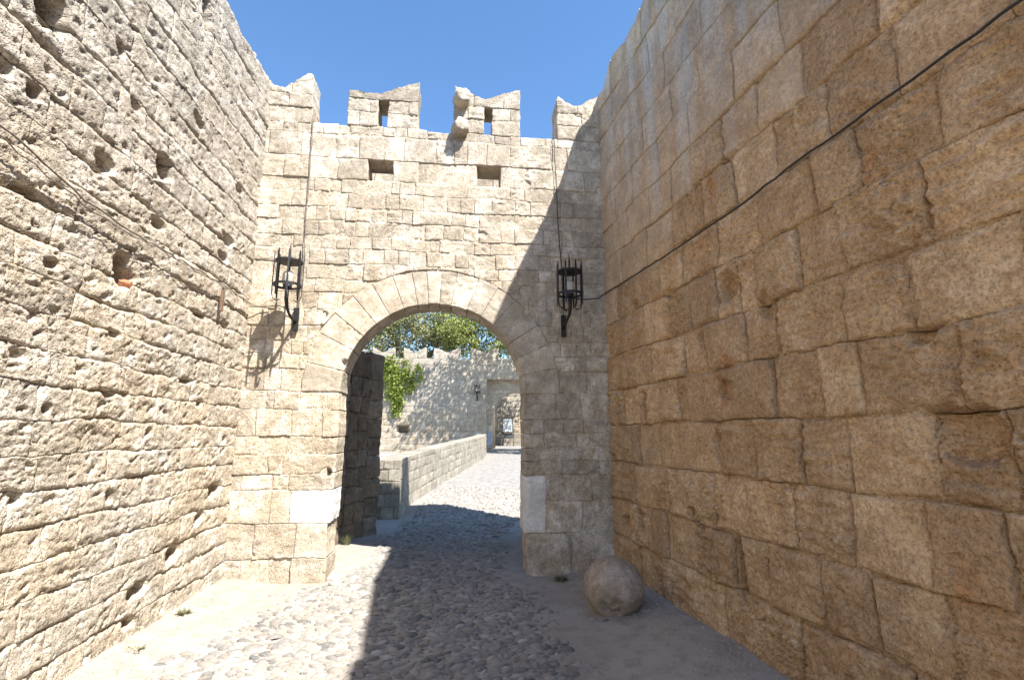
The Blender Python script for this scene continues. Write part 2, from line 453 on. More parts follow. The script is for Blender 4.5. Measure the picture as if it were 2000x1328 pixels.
a_rot = rng.normal(0.1, 0.45, NP); a_tone = rng.uniform(0, 1, NP); a_tilt = rng.normal(0, 0.12, (NP, 2))
a_z = ground_z(pts[:, 0], pts[:, 1]) - a_hgt * rng.uniform(0.05, 0.45, NP) - 0.5 * a_hgt * (1 - pts[:, 2])
# the 300 that show largest in front of the camera are parts of their own
dist = np.hypot(pts[:, 0], pts[:, 1])
inview = (np.abs(np.arctan2(pts[:, 0], pts[:, 1]) - math.radians(6.4)) < math.radians(46)) & (pts[:, 1] > 3.55)
score = np.where(inview, a_len / dist ** 1.5, 0)
big = set(np.argsort(-score)[:300].tolist())
peb_me = []
for i, (v, f) in enumerate(PB):
    peb_me.append(mesh_np("pebble", v, f)); peb_me[-1].materials.append(M_PEB)
for i in sorted(big):
    o = bpy.data.objects.new("pebble", peb_me[i % 6]); COL.objects.link(o)
    o.location = (pts[i, 0], pts[i, 1], a_z[i]); o.scale = (a_len[i], a_wid[i], a_hgt[i])
    o.rotation_euler = (a_tilt[i, 0], a_tilt[i, 1], a_rot[i]); o.parent = ground
rest = [i for i in range(NP) if i not in big]
VV = []; FF = []; TT = []; off = 0
for i in rest:
    v, f = (PB if dist[i] < 6.5 else PBL)[i % 6]
    c, s = math.cos(a_rot[i]), math.sin(a_rot[i])
    p = v * (a_len[i], a_wid[i], a_hgt[i])
    p[:, 2] += p[:, 0] * a_tilt[i, 1] + p[:, 1] * a_tilt[i, 0]
    VV.append(np.stack([p[:, 0] * c - p[:, 1] * s + pts[i, 0], p[:, 0] * s + p[:, 1] * c + pts[i, 1], p[:, 2] + a_z[i]], -1))
    FF.append(f + off); off += len(v); TT.append(np.full(len(v), a_tone[i]))
me = mesh_np("pebble_paving", np.concatenate(VV), np.concatenate(FF))
at = me.attributes.new("tone", 'FLOAT', 'POINT'); at.data.foreach_set("value", np.concatenate(TT).astype(np.float32))
o = link("pebble_paving", me, M_PEB, ground); o["kind"] = "stuff"

# ---- stone chips and grit fallen along the wall feet
gv, gf = pebble_base(3, 5, 2)
GN = 4200
side = rng.uniform(0, 1, GN)
gy = rng.uniform(3.2, 6.05, GN)
d_ = np.abs(rng.normal(0, 0.26, GN))
gx = np.where(side < 0.5, -2.40 + d_, wall_r_x(gy) - 0.04 - d_)
far_ = side > 0.8
gx = np.where(far_, rng.uniform(-2.3, 1.9, GN), gx)
gs = np.exp(rng.normal(math.log(0.007), 0.55, GN)); gs = np.clip(gs, 0.003, 0.022)
VV = []; FF = []; off = 0
gzv = ground_z(gx, gy)
for i in range(GN):
    a = rng.uniform(0, 6.28); c, sn = math.cos(a), math.sin(a)
    p = gv * (gs[i], gs[i] * rng.uniform(0.5, 0.9), gs[i] * 0.6)
    VV.append(np.stack([p[:, 0] * c - p[:, 1] * sn + gx[i], p[:, 0] * sn + p[:, 1] * c + gy[i], p[:, 2] + gzv[i] - gs[i] * 0.1], -1)); FF.append(gf + off); off += len(gv)
o = link("grit", mesh_np("grit", np.concatenate(VV), np.concatenate(FF), False), M_GROUND, ground); o["kind"] = "stuff"

# ------------------------------------------------------------------ masonry
CAMP = np.array([0, 0, 1.6])
class Wall:
    def __init__(s, O, A, seed, style, mat, thing, warp=0.012, off=0.0):
        s.O = np.array(O, float); A = np.array(A, float); s.A = A / np.linalg.norm(A)
        s.N = np.array([s.A[1], -s.A[0], 0.0]); s.seed = seed; s.style = style; s.mat = mat; s.thing = thing; s.warp = warp; s.off = off
        s.holes = []; s.count = 0; s.slope = 0.0
    def pt(s, S, Z, H):
        S = np.asarray(S)[..., None]; Z = np.asarray(Z)[..., None] + s.slope * S; H = np.asarray(H)[..., None]
        return s.O + s.A * S + np.array([0, 0, 1.0]) * Z + s.N * H
    def wrp(s, S, Z):
        w = s.warp
        return S + w * pn(S * 2.7, Z * 2.7, s.seed + 3) + 0.4 * w * pn(S * 9, Z * 9, s.seed + 4), Z + w * pn(S * 1.6 + 7, Z * 2.1, s.seed + 5) + 0.45 * w * pn(S * 8, Z * 8, s.seed + 6)
    def hole(s, S, Z):
        d = np.zeros_like(S)
        for (cs, cz, rs, rz, dep, rot) in s.holes:
            c, sn = math.cos(rot), math.sin(rot)
            a = ((S - cs) * c + (Z - cz) * sn) / rs; b = (-(S - cs) * sn + (Z - cz) * c) / rz
            rr = np.maximum(np.abs(a), np.abs(b)) if dep > 0.5 else (np.abs(a) ** 3 + np.abs(b) ** 3) ** (1 / 3) + 0.22 * pn(S * 11, Z * 11, s.seed + 8)
            d = np.maximum(d, dep * smooth(1.12, 0.72, rr))
        return d

def cell_size(P, px=1.5):
    return max(0.011, px * np.linalg.norm(np.array(P) - CAMP) / 502.0)

def relief(w, S, Z, e, eh, r):
    """height of the stone face (m) above the nominal wall plane"""
    sd = w.seed; st = w.style
    if st == 'left':
        h = 0.014 * fbm(S * 1.2, Z * 1.5, 3, sd) + 0.006 * fbm(S * 5, Z * 9, 4, sd + 40)
        h = h - 0.0055 * billow(S * 13, Z * 21, 4, sd + 50, 0.62) * (0.4 + r['rough']) + 0.0022 * pn(S * 63, Z * 71, sd + 54) + r['tx'] * (S - r['cs']) + r['tz'] * (Z - r['cz'])
        wx = 0.35 * fbm(S * 14, Z * 14, 2, sd + 65); h = h - 0.026 * pits(S * 8 + wx, Z * 13 + wx, sd + 60, 0.36) - 0.011 * pits(S * 24 + wx, Z * 27, sd + 61, 0.45)
        mj = np.clip(0.12 + 1.5 * fbm(S * 1.7, Z * 2.2, 3, sd + 70), 0, 1.25)
        ee = np.maximum(0, eh + 0.012 * fbm(S * 6, Z * 6, 3, sd + 81))
        h = h - r['jd'] * mj * np.exp(-(ee / r['jw']) ** 2) - 0.016 * np.clip(0.35 + 1.2 * fbm(S * 2.3 + 9, Z * 2.3, 2, sd + 72), 0, 1) * np.exp(-(np.maximum(0, e + 0.008 * fbm(S * 9, Z * 9, 2, sd + 82)) / 0.009) ** 2)
        h = h + r['off'] * 0.5 * mj
    elif st == 'right':
        h = 0.008 * fbm(S * 2.5, Z * 2.5, 3, sd) + r['off'] + r['tx'] * (S - r['cs']) + r['tz'] * (Z - r['cz'])
        mask = np.clip(0.45 + 1.1 * fbm(S * 2.2, Z * 2.2, 2, sd + 33), 0.30, 1.1) * r['rough']
        h = h + mask * (0.010 * billow(S * 7, Z * 9, 2, sd + 50, 0.5) + 0.010 * fbm(S * 11, Z * 14, 2, sd + 51, 0.6) + 0.024 * pits(S * 21 + 0.3 * pn(S * 9, Z * 9, sd), Z * 24, sd + 55, 0.95, 0.62) + 0.013 * pits(S * 35, Z * 38, sd + 56, 0.9, 0.6)) + 0.009 * fbm(S * 5, Z * 6, 3, sd + 53) * (0.3 + r['rough'])
        wx = 0.25 * fbm(S * 9, Z * 9, 2, sd); h = h - 0.024 * mask * pits(S * 10 + wx, Z * 13 - wx, sd + 60, 0.7, 0.5) - 0.016 * mask * pits(S * 17 - wx, Z * 20 + wx, sd + 62, 0.6, 0.48)
        if r['strata']: h = h + 0.015 * r['strata'] * (np.abs(pn(S * 1.6, Z * 12 + 0.35 * fbm(S * 4, Z * 4, 3, sd), sd + 77)) * 2 - 0.5)
        ee = e + 0.010 * fbm(S * 10, Z * 10, 3, sd + 80)
        mj = np.clip(0.75 + 1.1 * fbm(S * 1.5, Z * 1.5, 2, sd + 71), 0.0, 1.4)
        h = h - r['jd'] * mj * np.exp(-(np.maximum(ee, 0) / r['jw']) ** 2)
    else:
        h = 0.006 * fbm(S * 2, Z * 2, 3, sd) + r['off'] + r['tx'] * (S - r['cs']) + r['tz'] * (Z - r['cz'])
        mask = np.clip(0.45 + 1.2 * fbm(S * 1.9, Z * 1.9, 2, sd + 33), 0.08, 1.25) * r['rough']
        h = h + 0.009 * mask * (pn(S * 9, Z * 12, sd + 49) - billow(S * 15, Z * 19, 3, sd + 50, 0.65)) + 0.0018 * pn(S * 55, Z * 59, sd + 54) + 0.0025 * fbm(S * 30, Z * 30, 2, sd + 52)
        h = h - 0.024 * np.minimum(1, mask * 1.8) * pits(S * 11 + 0.3 * fbm(S * 18, Z * 18, 2, sd), Z * 14, sd + 60, 0.40) - 0.012 * pits(S * 25, Z * 27, sd + 61, 0.30)
        ee = e + 0.011 * fbm(S * 13, Z * 13, 3, sd + 80)
        mj = np.clip(0.5 + 1.2 * fbm(S * 1.7, Z * 1.7, 2, sd + 71), 0.05, 1.3)
        h = h - r['jd'] * mj * np.exp(-(np.maximum(ee, 0) / r['jw']) ** 2)
    return h + w.off

def rand_params(w, smoothness=None):
    u = rng.uniform
    if w.style == 'left':
        return dict(rough=u(0.3, 1.0), jd=u(0.008, 0.034), jw=u(0.006, 0.015), off=u(-0.012, 0.010), tx=u(-0.03, 0.03), tz=u(-0.04, 0.04))
    if w.style == 'right':
        return dict(rough=u(0.35, 1.0) if u(0, 1) < 0.6 else u(0.9, 1.5), jd=u(0.014, 0.040), jw=u(0.010, 0.020), off=u(-0.020, 0.014), tx=u(-0.03, 0.03), tz=u(-0.03, 0.03), strata=(u(0.5, 1.3) if u(0, 1) < 0.26 else 0))
    return dict(rough=0.1 + u(0, 1.05) ** 2, jd=(u(0.001, 0.008) if u(0, 1) < 0.62 else u(0.008, 0.020)), jw=u(0.005, 0.012), off=u(-0.009, 0.007), tx=u(-0.010, 0.010), tz=u(-0.010, 0.010))

def stone(w, S, Z, e, eh, name="stone_block", depth=0.09, deep=0, mat=None, params=None, clamped=None, warp=True, over=None):
    """one masonry block: a front face of real relief and sides running back into the wall"""
    nv, nu = S.shape
    r = params or rand_params(w)
    if over: r.update(over)
    r['cs'] = float(S.mean()); r['cz'] = float(Z.mean())
    Sw, Zw = w.wrp(S, Z) if warp else (S, Z)
    H = relief(w, Sw, Zw, e, eh, r) - w.hole(Sw, Zw)
    P = w.pt(Sw, Zw, H).reshape(-1, 3)
    idx = np.arange(nu * nv).reshape(nv, nu)
    q = np.stack([idx[:-1, :-1], idx[:-1, 1:], idx[1:, 1:], idx[1:, :-1]], -1).reshape(-1, 4)
    if clamped is not None:
        cl = clamped.reshape(-1)
        q = q[~(cl[q].all(1))]
        if not len(q): return None
    per = np.concatenate([idx[0, :], idx[1:, -1], idx[-1, -2::-1], idx[-2:0:-1, 0]])
    n = len(per)
    pS = Sw.reshape(-1)[per]; pZ = Zw.reshape(-1)[per]; pH = H.reshape(-1)[per]
    K = max(1, deep)
    rings = [per]; allP = [P]; base = len(P)
    for k in range(1, K + 1):
        t = k / K
        hh = pH + (-depth - pH) * t
        if deep:
            nn = 0.010 * np.abs(fbm(pS * 9 + hh * 14, pZ * 9 - hh * 11, 3, w.seed + 90))
            if k == K: nn = nn * 0 + 0.004
            s2 = pS - np.sign(pS - r['cs']) * nn * (np.abs(pS - r['cs']) > 0.02); z2 = pZ - np.sign(pZ - r['cz']) * nn * (np.abs(pZ - r['cz']) > 0.02)
        else: s2, z2 = pS, pZ
        allP.append(w.pt(s2, z2, hh).reshape(-1, 3))
        rings.append(np.arange(base, base + n)); base += n
    fs = [q]
    for k in range(K):
        a, b = rings[k], rings[k + 1]
        fs.append(np.stack([a, b, np.roll(b, -1), np.roll(a, -1)], -1))
    V = np.concatenate(allP); F = np.concatenate(fs)
    c = V.mean(0)
    o = link(name, mesh_np(name, V - c, F), mat or w.mat, w.thing, tuple(c))
    w.count += 1
    return o

def rect_stone(w, s0, s1, z0, z1, gap=0.005, clamp=None, px=1.5, **kw):
    s0 += gap / 2; s1 -= gap / 2; z0 += gap / 2; z1 -= gap / 2
    if s1 - s0 < 0.015 or z1 - z0 < 0.015: return None
    c = cell_size(w.pt(np.array((s0 + s1) / 2), np.array((z0 + z1) / 2), np.array(0.0)), px)
    nu = max(4, int((s1 - s0) / c) + 1); nv = max(4, int((z1 - z0) / c) + 1)
    # a finer row along every edge keeps the joint crisp
    def axis(a, b, n):
        t = np.linspace(0, 1, n); L = b - a; m = min(0.010, L * 0.12) / L
        return a + L * np.concatenate([[0], np.linspace(m, 1 - m, n), [1]])
    S, Z = np.meshgrid(axis(s0, s1, nu), axis(z0, z1, nv))
    eh = np.minimum(Z - z0, z1 - Z); e = np.minimum(eh, np.minimum(S - s0, s1 - S))
    cl = None
    if clamp is not None:
        S, Z, ex, cl = clamp(S, Z)
        if cl.all(): return None
        if (~cl).mean() < 0.06: return None
        e = np.clip(np.minimum(e, ex), 0, None); eh = np.clip(np.minimum(eh, ex), 0, None)
    return stone(w, S, Z, e, eh, clamped=cl, **kw)

# ---- arch of the gate (metres, gate plane)
AX, AZ, RI, RO = -0.2575, 2.09, 1.0975, 1.535
JL, JR = AX - RI, AX + RI
def clamp_arch(S, Z):
    dx, dz = S - AX, Z - AZ
    r = np.maximum(np.hypot(dx, dz), 1e-6)
    ins = r < RO + 0.004
    f = np.where(ins, (RO + 0.004) / r, 1.0)
    return AX + dx * f, AZ + dz * f, np.where(ins, 0, r - RO - 0.004), ins
def clamp_top(prof):
    px_ = [p[0] for p in prof]; pz_ = [p[1] for p in prof]
    def f(S, Z):
        t = np.interp(S, px_, pz_) + 0.014 * fbm(np.asarray(S) * 22, np.asarray(S) * 0, 3, 77) - 0.006
        ins = Z > t
        return S, np.minimum(Z, t), np.where(ins, 0, t - Z), ins
    return f

# =================================================================== the gate
gate = empty("gate_wall", (0, 6.1, 0))
gate.location = (0, 0, 0)
tag(gate, "crenellated ashlar gate wall pierced by a round arch with swallowtail merlons", "wall", kind="thing")
G = Wall((0, 6.1, 0), (1, 0, 0), 11, 'gate', M_GATE, gate, warp=0.017)
XL, XR = -2.47, 1.93

ZU = [5.55, 5.412, 5.081, 4.791, 4.609, 4.402, 4.218, 4.015, 3.854, 3.662]
JU = [[-2.26, -2.09, -1.91, -1.76, -1.57, -1.44, -1.19, -1.01, -0.85, -0.7, -0.44, -0.25, -0.08, 0.24, 0.45, 0.66, 0.8, 1.14, 1.31, 1.59],
      [-2.41, -2.02, -1.6, -1.3, -0.98, -0.73, -0.31, -0.08, 0.09, 0.35, 0.66, 1.21, 1.44],
      [-2.21, -1.91, -1.56, -1.18, -0.86, -0.54, -0.26, -0.07, 0.22, 0.53, 0.86, 1.26, 1.67],
      [-2.01, -1.82, -1.63, -1.49, -1.29, -0.86, -0.77, -0.57, -0.18, 0.1, 0.66, 0.85, 1.27, 1.47],
      [-2.09, -1.91, -1.73, -1.41, -1.22, -0.92, -0.76, -0.47, -0.16, 0.02, 0.2, 0.42, 0.73, 0.92, 1.33, 1.5],
      [-2.22, -1.94, -1.78, -1.62, -1.42, -1.3, -1.11, -0.9, -0.73, -0.6, -0.1, 0.09, 0.27, 0.56, 0.72, 1.08, 1.34, 1.65],
      [-2.16, -1.91, -1.73, -1.57, -1.31, -1.13, -0.78, -0.6, -0.43, -0.2, 0.05, 0.26, 0.54, 0.72, 1.1, 1.35, 1.49],
      [-2.24, -2.02, -1.89, -1.69, -1.5, -1.34, -1.07, -0.84, -0.67, -0.37, -0.24, -0.11, 0.2, 0.4, 0.69, 0.91, 1.18, 1.33, 1.53],
      [-2.19, -1.82, -1.63, -1.35, -1.18, -0.93, -0.75, -0.6, -0.39, -0.22, -0.04, 0.13, 0.47, 0.72, 1.04, 1.19, 1.48]]
G.holes = [(0.87, 4.85, 0.045, 0.045, 0.2, 0), (1.86, 4.80, 0.04, 0.05, 0.15, 0), (0.30, 4.12, 0.07, 0.03, 0.07, -0.2), (0.86, 3.39, 0.055, 0.05, 0.25, 0), (0.87, 3.10, 0.03, 0.03, 0.12, 0), (-1.66, 3.03, 0.10, 0.05, 0.10, -0.3),
           (-1.44, 1.17, 0.05, 0.045, 0.09, 0.2), (-1.95, 3.86, 0.03, 0.02, 0.03, 0), (-1.30, 2.42, 0.05, 0.05, 0.04, 0)]
for k, js in enumerate(JU):
    z1, z0 = ZU[k], ZU[k + 1]
    edges = [XL] + js + [XR]
    for a, b in zip(edges[:-1], edges[1:]):
        if k == 2 and ((abs(a + 1.18) < 0.01) or (abs(a - 0.22) < 0.01)): continue          # the two loophole openings
        nb = k == 2 and (abs(b + 1.18) < 0.01 or abs(a + 0.86) < 0.01 or abs(b - 0.22) < 0.01 or abs(a - 0.53) < 0.01)
        nb = nb or (k in (1, 3) and ((a < -0.86 and b > -1.18) or (a < 0.53 and b > 0.22)))
        if k == 0 or nb: rect_stone(G, a, b, z0, z1 + (rng.uniform(-0.02, 0.012) if k == 0 else 0), depth=0.36, deep=8)
        else: rect_stone(G, a, b, z0, z1)

LZ = [3.662, 3.459, 3.291, 3.07, 2.875, 2.707, 2.529, 2.352, 2.09, 1.878, 1.577, 1.377, 1.163, 0.985, 0.629, 0.254, -0.06]
LJ = [[-2.21, -1.85, -1.5, -1.15, -0.8, -0.55], [-1.89, -1.72, -1.4, -1.1], [-2.16, -1.86, -1.67, -1.4], [-2.23, -2.05, -1.83, -1.6], [-2.21, -1.97, -1.77], [-2.24, -1.95, -1.8], [-2.21, -2.06, -1.85], [-2.22, -2.04, -1.83],
      [-2.17, -2.09, -1.8], [-2.26, -1.87, -1.53], [-2.21, -1.93], [-2.09, -1.94], [-2.35, -2.04, -1.85], [-2.02, -1.82], [-2.17, -1.74], [-2.28, -1.99, -1.75]]
for k, js in enumerate(LJ):
    z1, z0 = LZ[k], LZ[k + 1]
    end = AX if z1 > AZ + 0.01 else JL
    edges = [XL] + js + [end]
    for i, (a, b) in enumerate(zip(edges[:-1], edges[1:])):
        last = i == len(edges) - 2
        if end == JL and last:
            # the worn lower jamb flares a little
            ov = dict(off=0.012) if k >= 14 else None
            if k == 13: rect_stone(G, a, b, z0, z1, depth=0.44, deep=12, mat=M_MARBLE, over=dict(rough=0.02, jd=0.01, jw=0.01, off=0.006))["label"] = "smooth white marble slab"
            else: rect_stone(G, a, b + (-0.03 if k >= 14 else 0), z0, z1, depth=0.44, deep=12, over=ov)
        else: rect_stone(G, a, b, z0, z1, clamp=clamp_arch if end == AX else None)
RZ = [3.662, 3.507, 3.336, 3.12, 2.933, 2.735, 2.553, 2.365, 2.09, 1.785, 1.618, 1.448, 1.285, 1.118, 0.823, 0.466, -0.06]
RJ = [[0.2, 0.5, 0.75, 1.04, 1.2, 1.61], [0.55, 0.91, 1.26, 1.61], [0.9, 1.13, 1.59], [1.02, 1.19, 1.58, 1.7], [1.1, 1.29, 1.46, 1.61], [1.13, 1.3, 1.51, 1.69], [1.18, 1.46, 1.62], [1.21, 1.64],
      [1.23, 1.56], [1.08, 1.32, 1.56], [1.08, 1.48, 1.63], [1.3, 1.54], [1.3, 1.75], [1.09, 1.35, 1.64], [1.09, 1.53], [1.41]]
for k, js in enumerate(RJ):
    z1, z0 = RZ[k], RZ[k + 1]
    st = AX if z1 > AZ + 0.01 else JR
    edges = [st] + js + [XR]
    for i, (a, b) in enumerate(zip(edges[:-1], edges[1:])):
        if st == JR and i == 0:
            if k == 13:
                rect_stone(G, a, b, RZ[15], RZ[13], depth=0.44, deep=12, mat=M_MARBLE, over=dict(rough=0.04, jd=0.02, jw=0.03, off=0.010))["label"] = "smooth grey marble jamb block"
            elif k == 14: pass
            else: rect_stone(G, a + (0.02 if k == 15 else 0), b, z0, z1, depth=0.44, deep=12, over=dict(off=0.014, jd=0.03, jw=0.03) if k == 15 else None)
        else: rect_stone(G, a, b, z0, z1, clamp=clamp_arch if st == AX else None)

# voussoirs of the arch ring
VA = [180, 167, 153, 142, 131, 121, 111, 102, 95, 88, 80.5, 70, 60, 50, 34, 23.5, 12, 0]
for a0, a1 in zip(VA[:-1], VA[1:]):
    t0, t1 = math.radians(a0) - 0.0012, math.radians(a1) + 0.0012
    r0, r1 = RI + rng.uniform(-0.006, 0.006), RO
    c = cell_size((AX, 6.1, 3), 1.5)
    nu = max(5, int((t0 - t1) * 1.3 / c)); nv = max(5, int((r1 - r0) / c))
    def ax(n, L):
        m = 0.010 / L; return np.concatenate([[0], np.linspace(m, 1 - m, n), [1]])
    U, Vv = np.meshgrid(ax(nu, (t0 - t1) * 1.3), ax(nv, r1 - r0))
    T = t0 + (t1 - t0) * U; R_ = r0 + (r1 - r0) * Vv
    eu = np.minimum(U, 1 - U) * (t0 - t1) * R_; ev = np.minimum(Vv, 1 - Vv) * (r1 - r0)
    stone(G, AX + R_ * np.cos(T), AZ + R_ * np.sin(T), np.minimum(eu, ev), np.minimum(eu, ev), name="voussoir", depth=0.45, deep=10, mat=M_VOUS, warp=False,
          over=dict(rough=rng.uniform(0.2, 0.7), jd=rng.uniform(0.0, 0.008), jw=0.007, off=rng.uniform(-0.003, 0.005), tx=0, tz=0))

# merlons
MERL = [dict(x=(-2.47, -1.93), prof=[(-2.47, 6.05), (-2.28, 6.02), (-2.0, 6.27), (-1.95, 6.27), (-1.92, 6.2)], j=[-2.25], slot=None),
        dict(x=(-1.475, -0.565), prof=[(-1.48, 6.07), (-1.36, 6.055), (-1.06, 6.04), (-0.6, 6.25), (-0.56, 6.26)], j=[-1.27, -0.78], slot=(-1.085, -0.955)),
        dict(x=(-0.10, 0.795), prof=[(-0.1, 6.25), (0.0, 6.2), (0.33, 6.07), (0.7, 6.23), (0.8, 6.26)], j=[0.12, 0.60], slot=(0.31, 0.415)),
        dict(x=(1.30, 1.93), prof=[(1.3, 6.15), (1.33, 6.2), (1.57, 6.065), (1.82, 6.22), (1.95, 6.25)], j=[1.6], slot=None)]
for M_ in MERL:
    x0, x1 = M_['x']; cf = clamp_top(M_['prof'])
    G.thing = empty("merlon"); G.thing.parent = gate
    for (z0, z1) in ((5.55, 5.76), (5.76, 5.95), (5.95, 6.30)):
        js = [j + rng.uniform(-0.1, 0.1) for j in M_['j'] if rng.uniform(0, 1) < 0.6]
        if M_['slot'] and z1 < 6.0: js = sorted(js + list(M_['slot']))
        ed = [x0] + js + [x1]
        for a, b in zip(ed[:-1], ed[1:]):
            if M_['slot'] and z1 < 6.0 and abs(a - M_['slot'][0]) < 1e-6: continue
            rect_stone(G, a, b, z0, z1, clamp=cf if z1 > 6 else None, depth=0.355, deep=8, gap=0.003, over=dict(jd=rng.uniform(0.002, 0.010), rough=rng.uniform(0.5, 1.1)))
G.thing = gate
# round hinge corbels on the third merlon
for (cx, cz, L, r_) in ((0.0, 6.0, 0.20, 0.10), (-0.02, 5.57, 0.20, 0.10)):
    mb = MB()
    M4 = Matrix.Translation((cx, 6.12, cz)) @ Matrix.Rotation(math.radians(90), 4, 'X') @ Matrix.Rotation(math.radians(8), 4, 'Y')
    mb.lathe([(r_ * 1.1, -0.05), (r_ * 1.08, L * 0.45), (r_ * 1.0, L * 0.8), (r_ * 0.92, L * 0.97), (r_ * 0.4, L * 1.02)], 9, M4)
    bmesh.ops.subdivide_edges(mb.bm, edges=mb.bm.edges[:], cuts=1)
    for v in mb.bm.verts: v.co += Vector((pn(v.co.x * 14, v.co.z * 14, 5), pn(v.co.z * 14, v.co.y * 14, 6), pn(v.co.x * 14, v.co.y * 14, 7))) * 0.024
    mb.build("corbel", M_GATE, gate, True)

# core of the gate wall (rubble and mortar behind the facing)
y0, y1 = 6.1 + 0.009, 6.52
core = MB()
core.prism([(XL - 0.3, -0.1), (JL - 0.09, -0.1), (JL - 0.09, AZ), (XL - 0.3, AZ)], y0, y1)
core.prism([(JR + 0.09, -0.1), (XR + 0.4, -0.1), (XR + 0.4, AZ), (JR + 0.09, AZ)], y0, y1)
arc = [(AX + 1.3 * math.cos(t), AZ + 1.3 * math.sin(t)) for t in np.linspace(math.pi, 0, 33)]
core.prism([(XL - 0.3, AZ)] + arc + [(XR + 0.4, AZ), (XR + 0.4, 4.785), (XL - 0.3, 4.785)], y0, y1)
for a, b in ((XL - 0.3, -1.195), (-0.845, 0.205), (0.545, XR + 0.4)): core.prism([(a, 4.785), (b, 4.785), (b, 5.09), (a, 5.09)], y0, y1 - 0.03)
core.prism([(XL - 0.3, 5.09), (XR + 0.4, 5.09), (XR + 0.4, 5.50), (XL - 0.3, 5.50)], y0, y1 - 0.05)
for M_ in MERL:
    x0, x1 = M_['x']; pr = [(max(x0 + 0.03, min(x1 - 0.03, p[0])), p[1] - 0.04) for p in M_['prof']]
    if M_['slot']:
        a, b = M_['slot']
        core.prism([(x0 + 0.03, 5.5), (a - 0.02, 5.5), (a - 0.02, 5.97), (x0 + 0.03, 5.97)], y0 + 0.01, y1 - 0.07)
        core.prism([(b + 0.02, 5.5), (x1 - 0.03, 5.5), (x1 - 0.03, 5.97), (b + 0.02, 5.97)], y0 + 0.01, y1 - 0.07)
        core.prism([(x0 + 0.03, 5.97), (x1 - 0.03, 5.97)] + pr[::-1], y0 + 0.01, y1 - 0.07)
    else: core.prism([(x0 + 0.03, 5.5), (x1 - 0.03, 5.5)] + pr[::-1], y0 + 0.01, y1 - 0.07)
core.build("mortar_core", M_MORT, gate)

# wall walk and rear parapet behind the front wall, with the passage below
rear = MB()
rear.box((-4.0, 6.54, -0.1), (-1.66, 7.50, 4.44)); rear.box((1.12, 6.54, -0.1), (4.0, 7.50, 4.44)); rear.box((-1.64, 6.54, 3.72), (1.10, 7.50, 4.44))
rear.build("wall_walk", M_MORT, gate)
MB().box((1.28, 7.52, -0.1), (2.65, 8.40, 6.28)).build("shadow_block", M_MORT, gate)  # unseen block, added to cast shade on the parapet end and bridge path
rear_par = empty("rear_parapet"); rear_par.parent = gate
RP = Wall((0, 7.14, 4.44), (1, 0, 0), 23, 'gate', M_GATE, rear_par, warp=0.03)
x_ = -3.4
while x_ < 3.2:
    wd = rng.uniform(0.28, 0.5)
    if not (-1.02 < x_ + wd / 2 < -0.93):
        for (za, zb) in ((0.0, 0.36), (0.36, 0.72), (0.72, 1.02 + rng.uniform(-0.08, 0.1))): rect_stone(RP, x_, x_ + wd, za, zb, depth=0.36, deep=2, px=4)
    x_ += wd + 0.004

# passage side wall and the angled stub pier on the far side of the arch
pier = empty("rubble_pier"); tag(pier, "rough stone pier and passage wall just inside the arch, coloured dark for the shade", "wall", kind="thing")
def quick_wall(w, s0, s1, rows, wmin, wmax, px=2.0, clamp=None, depth=0.09, deep=0, skip=None, **kw):
    for z0, z1 in zip(rows[:-1], rows[1:]):
        a = s0
        while a < s1 - 0.02:
            b = a + rng.uniform(wmin, wmax)
            if b > s1 - wmin * 0.5: b = s1
            if not (skip and skip(a, b, z0, z1)): rect_stone(w, a, b, z0, z1, px=px, clamp=clamp, depth=depth, deep=deep, **kw)
            a = b
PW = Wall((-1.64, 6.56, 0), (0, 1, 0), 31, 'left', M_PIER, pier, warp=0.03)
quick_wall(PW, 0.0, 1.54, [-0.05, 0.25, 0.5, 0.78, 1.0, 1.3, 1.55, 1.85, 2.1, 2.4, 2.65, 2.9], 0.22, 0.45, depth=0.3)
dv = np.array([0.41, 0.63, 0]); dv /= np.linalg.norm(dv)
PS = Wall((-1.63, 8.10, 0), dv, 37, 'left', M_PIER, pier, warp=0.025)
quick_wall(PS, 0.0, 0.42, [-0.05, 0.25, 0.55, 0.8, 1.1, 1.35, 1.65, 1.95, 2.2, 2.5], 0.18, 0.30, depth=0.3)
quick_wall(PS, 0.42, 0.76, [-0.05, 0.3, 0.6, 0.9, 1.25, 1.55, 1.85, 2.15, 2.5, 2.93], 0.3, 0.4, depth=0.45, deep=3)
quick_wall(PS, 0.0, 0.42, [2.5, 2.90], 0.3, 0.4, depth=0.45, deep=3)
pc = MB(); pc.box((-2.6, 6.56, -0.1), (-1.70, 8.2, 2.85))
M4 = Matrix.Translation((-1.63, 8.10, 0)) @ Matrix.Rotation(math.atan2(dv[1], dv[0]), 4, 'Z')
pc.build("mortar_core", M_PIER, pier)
pc = MB(); pc.box((0.02, 0.06, -0.1), (0.73, 0.6, 2.87), M4); pc.build("mortar_core", M_PIER, pier)

